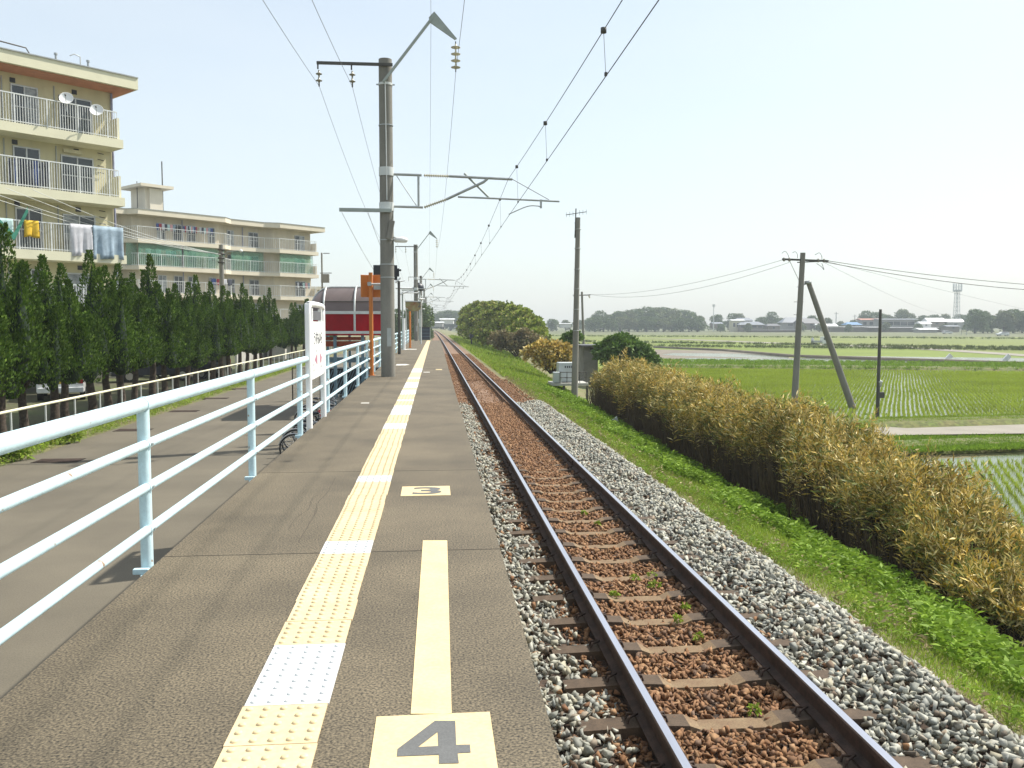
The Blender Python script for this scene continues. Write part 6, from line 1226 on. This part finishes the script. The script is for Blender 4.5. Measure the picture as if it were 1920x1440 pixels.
# lattice tower, mast
g = cam_pt(1791, 560); s_ = 560/F; t = thing('lattice_tower', 'pale steel lattice tower with an aerial platform on the skyline', 'tower', (g.x, g.y, PZ)); top = (609-532)*s_+CAMZ
mb = MB(); hw = lambda z: 1.6-.7*(z-PZ)/(top-PZ)
for sx_ in (-1, 1):
    for sy_ in (-1, 1): mb.bar((g.x+sx_*hw(PZ), g.y+sy_*hw(PZ), PZ), (g.x+sx_*hw(top-4), g.y+sy_*hw(top-4), top-4), .28, .28, 'galv_pale')
zs = np.linspace(PZ, top-4, 11)
for z0, z1 in zip(zs[:-1], zs[1:]):
    for sy_ in (-1, 1): mb.bar((g.x-hw(z0), g.y+sy_*hw(z0), z0), (g.x+hw(z1), g.y+sy_*hw(z1), z1), .16, .16, 'galv_pale'); mb.bar((g.x+hw(z0), g.y+sy_*hw(z0), z0), (g.x-hw(z1), g.y+sy_*hw(z1), z1), .16, .16, 'galv_pale')
    mb.box(g.x-hw(z1), g.x+hw(z1), g.y-hw(z1), g.y+hw(z1), z1-.1, z1+.1, 'galv')
mb.build('lattice', t)
mb = MB(); mb.cyl((g.x, g.y, top-5.2), (g.x, g.y, top-4.4), 2.6, 'galv', n=12)
for k in range(10): a_ = k*.628; mb.bar((g.x+2.5*math.cos(a_), g.y+2.5*math.sin(a_), top-5), (g.x+2.5*math.cos(a_), g.y+2.5*math.sin(a_), top), .3, .3, 'galv_pale')
mb.lathe((g.x, g.y, top-2.3), [(2.5, -.08), (2.6, 0), (2.5, .08)], 'galv_pale', 14); mb.build('aerial_platform', t)
g = cam_pt(1337, 540); t = thing('radio_mast', 'thin pale mast rising beside the cream house', 'mast', (g.x, g.y, PZ)); zt_ = (609-571)*540/F+CAMZ
mb = MB(); mb.cyl((g.x, g.y, PZ), (g.x, g.y, zt_), .35, 'galv_pale', .2, n=6); mb.build('pole', t); mb = MB(); mb.cyl((g.x, g.y, zt_-1.5), (g.x, g.y, zt_), .9, 'galv_pale', .9, n=8); mb.build('aerial', t)
for i, (px, y0, dp) in enumerate(((1566, 585, 560), (1601, 590, 575))):
    g = cam_pt(px, dp); z1 = (609-y0)*dp/F+CAMZ; t = thing('far_pole', 'faint distant pole on the skyline, %s of the prop pole' % ['just right', 'farther right'][i], 'utility pole', (g.x, g.y, PZ)); mb = MB(); mb.cyl((g.x, g.y, PZ), (g.x, g.y, z1), .25, 'galv', n=6); mb.build('pole', t); mb = MB(); mb.bar((g.x-1.5, g.y, z1-1), (g.x+1.5, g.y, z1-1), .3, .2, 'galv'); mb.build('crossarm', t)
# kei truck and person on the far farm road
g = W(1541, 648, PZ); sc_ = (g-Vector((0, 0, CAMZ))).length/F
t = thing('small_truck', 'small white pickup truck on the far farm road behind the prop pole', 'truck', (g.x, g.y, PZ+.03), -BETA)
mb = LMB(); mb.prism([(-.2, -.7), (1.5, -.7), (1.5, .7), (-.2, .7)], .4, 1.8, 'car_white'); mb.build('cab', t, bevel=.12)
mb = LMB(); mb.box(-2.0, -.25, -.7, .7, .6, .75, 'car_silver'); mb.box(-2.0, -.25, -.7, -.66, .75, 1.0, 'car_silver'); mb.box(-2.0, -1.96, -.7, .7, .75, 1.0, 'car_silver'); mb.build('load_bed', t)
mb = LMB(); mb.box(.1, 1.2, -.71, -.70, 1.1, 1.6, 'glass_dark'); mb.build('side_window', t)
for x in (-1.4, 1.0):
    for s_ in (-1, 1): mb = LMB(); mb.cyl((x, s_*.55, .28), (x, s_*.72, .28), .28, 'rubber', n=14); mb.build('wheel', t)
def person(loc, label, top, rz):
    t = thing('person', label, 'person', loc, rz); me = bpy.data.meshes.new('body')
    J = [(0, 0, .95, .14), (0, 0, 1.2, .15), (0, 0, 1.42, .16), (0, 0, 1.52, .06), (0, .01, 1.66, .10), (.2, 0, 1.40, .06), (.28, -.05, 1.12, .045), (.22, -.25, .95, .035), (-.2, 0, 1.40, .06), (-.28, -.05, 1.12, .045), (-.22, -.25, .95, .035), (.1, 0, .88, .09), (.12, -.03, .48, .065), (.12, 0, .08, .045), (.12, -.14, .04, .04), (-.1, 0, .88, .09), (-.14, .05, .48, .065), (-.14, .12, .08, .045), (-.14, -.02, .04, .04)]
    E = [(0, 1), (1, 2), (2, 3), (3, 4), (2, 5), (5, 6), (6, 7), (2, 8), (8, 9), (9, 10), (0, 11), (11, 12), (12, 13), (13, 14), (0, 15), (15, 16), (16, 17), (17, 18)]
    me.from_pydata([j[:3] for j in J], E, []); o = bpy.data.objects.new('body', me); C.objects.link(o); o.parent = t; me.materials.append(M[top])
    sk = o.modifiers.new('skin', 'SKIN'); 
    if not me.skin_vertices: me.attributes.new('skin_vertices', 'FLOAT2', 'POINT') if False else None
    return t, o, J
t, o, J = person((W(1523, 648, PZ).x, W(1523, 648, PZ).y, PZ+.03), 'person in pale top and dark trousers standing beside the far truck', 'cloth_white', 0)
bpy.context.view_layer.objects.active = o
try:
    if len(o.data.skin_vertices) == 0: 
        with bpy.context.temp_override(object=o, active_object=o): bpy.ops.object.modifier_remove(modifier='skin'); bpy.ops.object.modifier_add(type='SKIN')
    for v, j in zip(o.data.skin_vertices[0].data, J): v.radius = (j[3], j[3])
    o.data.skin_vertices[0].data[0].use_root = True
except Exception as e_: print('skin', e_)
mb = LMB(); mb.tube([(.12, -.03, .1), (.12, -.03, .5), (.06, 0, .95)], [.07, .09, .13], 'cloth_dark', 8); mb.tube([(-.14, .1, .1), (-.14, .05, .5), (-.06, 0, .95)], [.07, .09, .13], 'cloth_dark', 8); mb.build('trousers', t)
mb = LMB(); mb.lathe((0, .01, 1.66), [(.115, -.02), (.12, .03), (.09, .09), (.01, .12)], 'hair', 10); mb.build('hair', t)
for i, (px, py) in enumerate(((1776, 624), (1880, 628), (1683, 617))):
    g = W(px, py+2, PZ); car((g.x, g.y, PZ), -BETA+math.pi*(i % 2), 'car_white', 'tiny white car parked before the far houses, %s' % ['below the tower', 'at the right edge', 'near the flat building'][i], H=1.5)
g = W(1808, 628, PZ); q = lambda px, py: D(px, py, g.y); t = thing('notice_board', 'small pale board on posts before the dense right trees', 'sign', tuple(g)); mb = MB(); A, B = q(1802, 623), q(1813, 619); mb.box(A.x, B.x, g.y, g.y+.1, A.z, B.z, 'wall_cream'); mb.build('board', t); mb = MB(); mb.box(A.x, A.x+.2, g.y, g.y+.1, PZ, B.z, 'galv'); mb.box(B.x-.2, B.x, g.y, g.y+.1, PZ, B.z, 'galv'); mb.build('post', t)
for i, (px, py) in enumerate(((1334, 672), (1884, 675), (1775, 674))):
    if i == 0: continue
    g = W(px, py+4, PZ); mb = MB(); mb.bar(Vector((g.x-.3, g.y, PZ-.1)), Vector((g.x+.5, g.y, PZ+.75)), .25, .5, 'roof_white'); tag(mb.build('field_board'), 'white slanting board standing in the flooded field, %s one' % ['', 'right', 'left'][i], 'board')
# ================================================================ HAZE
mb = MB(); mb.box(-1500, 1700, -80, 1300, -6, 60, 'white_paint'); hz_ = mb.build('haze'); tag(hz_, kind='stuff')
hm = bpy.data.materials.new('haze_air'); hm.use_nodes = True; N = hm.node_tree.nodes; N.clear(); om = N.new('ShaderNodeOutputMaterial'); pv = N.new('ShaderNodeVolumePrincipled')
pv.inputs['Color'].default_value = (.86, .94, 1.0, 1); pv.inputs['Density'].default_value = .00048; hm.node_tree.links.new(pv.outputs[0], om.inputs['Volume'])
hz_.data.materials.clear(); hz_.data.materials.append(hm)
